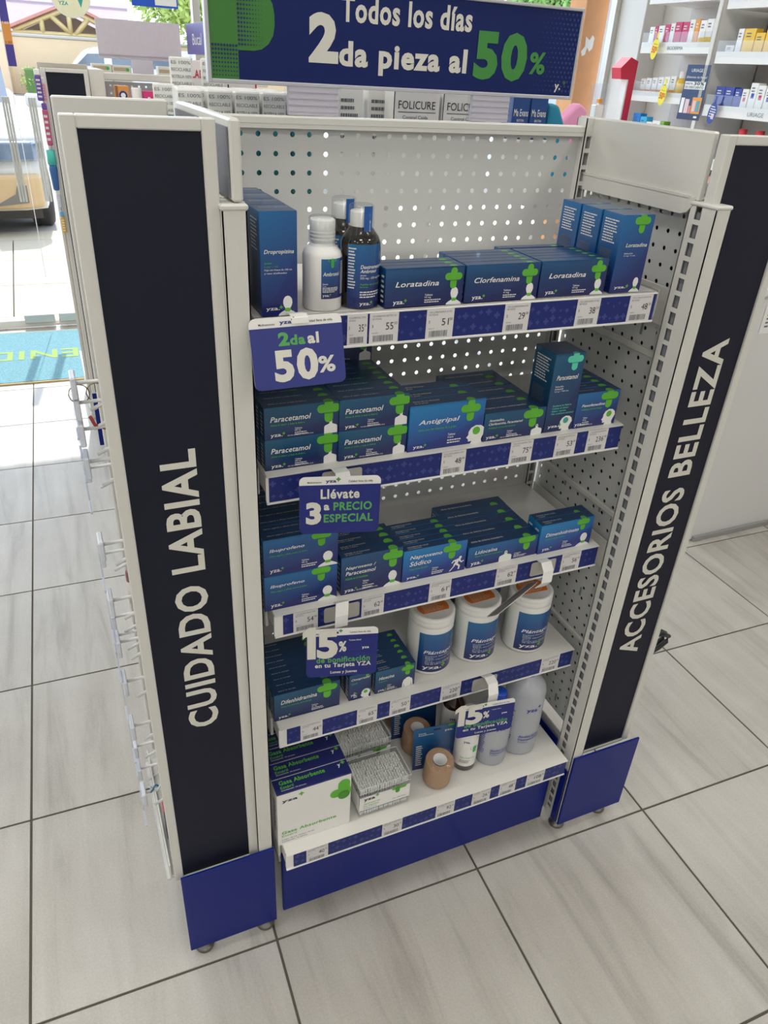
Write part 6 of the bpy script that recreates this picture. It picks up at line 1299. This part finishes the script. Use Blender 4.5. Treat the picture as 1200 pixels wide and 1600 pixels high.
for p, r in (((-0.1, 2.02), (1.95, 2.86)), ((1.95, 2.86), (4.0, 2.02)), ((-0.1, 1.98), (4.0, 1.98)), ((0.95, 1.98), (0.95, 2.42)), ((1.30, 2.58), (2.0, 1.98)), ((1.95, 1.98), (1.95, 2.8)), ((2.65, 2.55), (2.1, 1.98)), ((-0.1, 1.0), (-0.1, 2.0)), ((4.0, 1.0), (4.0, 2.0))): beam_b(p, r)
q.build('truss', t)
q = MB(); q.prism([(-0.4, 2.02), (1.95, 2.98), (4.3, 2.02), (4.3, 2.12), (1.95, 3.08), (-0.4, 2.12)][::-1], 0, 4.0, rtile, FR((0, 3.8, 0), (1, 0, 0), (0, 0, 1))); q.build('roof', t)
q = MB(); q.prism([(-0.1, 1.93), (4.0, 1.93), (1.95, 2.80)], 0, 0.04, mat('mesh_screen_grey', '8f8c84', 0.8, var=0.2, scale=6), FR((0, 2.5, 0), (1, 0, 0), (0, 0, 1))); q.build('rear_screen', t)
t = thing('house', 'pale lilac rendered house behind the pavilion', 'house', (0, 42, 0)); q = MB(); q.box(-4, 5.0, 0, 6, -0.04, 6.0, mat('lilac_render', 'e0cdd2', 0.9, bump=0.1, scale=2, var=0.04)); q.build('wall_body', t)
q = MB()
for z in (3.2, 3.25, 4.6): q.box(-4.03, 5.03, -0.03, 0.0, z, z + 0.04, mat('lilac_groove', 'b3a2ae', 0.9))
q.build('moulding', t)

leafA = mat('leaf_green', '86ac5c', 0.7, var=0.35, scale=3); leafB = mat('leaf_yellow_green', 'b4c86a', 0.7, var=0.3, scale=3); bark = mat('bark', '6a5642', 0.9, bump=0.5, scale=20)
def foliage(parent, blobs, n, size, M, name='crown'):
    q = MB(); rr = random.Random(n)
    vs = []; fs = []
    for k in range(n):
        c, r = blobs[k % len(blobs)]
        while True:
            d = Vector((rr.uniform(-1, 1), rr.uniform(-1, 1), rr.uniform(-1, 1)))
            if 0.25 < d.length < 1: break
        d = d.normalized() * (0.55 + 0.45 * rr.random())
        p = Vector(c) + Vector((d.x * r[0], d.y * r[1], d.z * r[2])); s_ = size * rr.uniform(0.6, 1.3)
        u = Vector((rr.uniform(-1, 1), rr.uniform(-1, 1), rr.uniform(-1, 1))).normalized(); w = u.cross(d).normalized() * s_; u = u * s_ * 1.5
        b = len(vs); vs += [p - u, p + w * 0.5, p + u, p - w * 0.5]; fs.append([b, b + 1, b + 2, b + 3])
    q.add(vs, fs, M); o = q.build(name, parent); o['kind'] = 'stuff'; return o
def tree(label, x, y, h, r, n, M):
    t = thing('tree', label, 'tree', (x, y, -0.04), group='street trees')
    q = MB(); q.tube([(0, 0, 0), (0.05, 0, h * 0.35), (-0.03, 0.05, h * 0.7)], 0.12, bark, 8); q.build('trunk', t)
    bl = [((random.uniform(-.5, .5) * r, random.uniform(-.5, .5) * r, h * 0.7 + random.uniform(-.4, .4) * r), (r * 0.6, r * 0.6, r * 0.5)) for _ in range(7)]
    foliage(t, bl, n, 0.10, M)
tree('yellow green tree above the far island, left of the header sign', 6.4, 30, 5.0, 2.6, 6000, leafB)
tree('green street tree hidden mostly by the header sign', 10.5, 27, 5.0, 2.6, 5000, leafA)
tree('tall green tree right of the header sign', 16.5, 24, 6.2, 2.6, 9000, leafA)
tree('yellow green tree behind the peach post', 22.0, 27, 6.0, 2.6, 8000, leafB)
tree('green tree farther right beyond the window column', 28.5, 29, 5.6, 2.6, 6000, leafA)
t = thing('hedge', 'clipped green hedge in front of the peach garden wall', 'hedge', (0.6, 33.2, -0.04))
q = MB(); q.box(-0.55, 6.5, -0.35, 0.35, 0, 0.88, mat('hedge_core', '5c7a40', 0.9, bump=0.5, scale=10, var=0.3), 0.05); q.build('core', t)
foliage(t, [((x, 0, 0.5), (0.5, 0.42, 0.5)) for x in [(-0.3 + 0.45 * i) for i in range(15)]], 9000, 0.035, leafB, 'leaves')
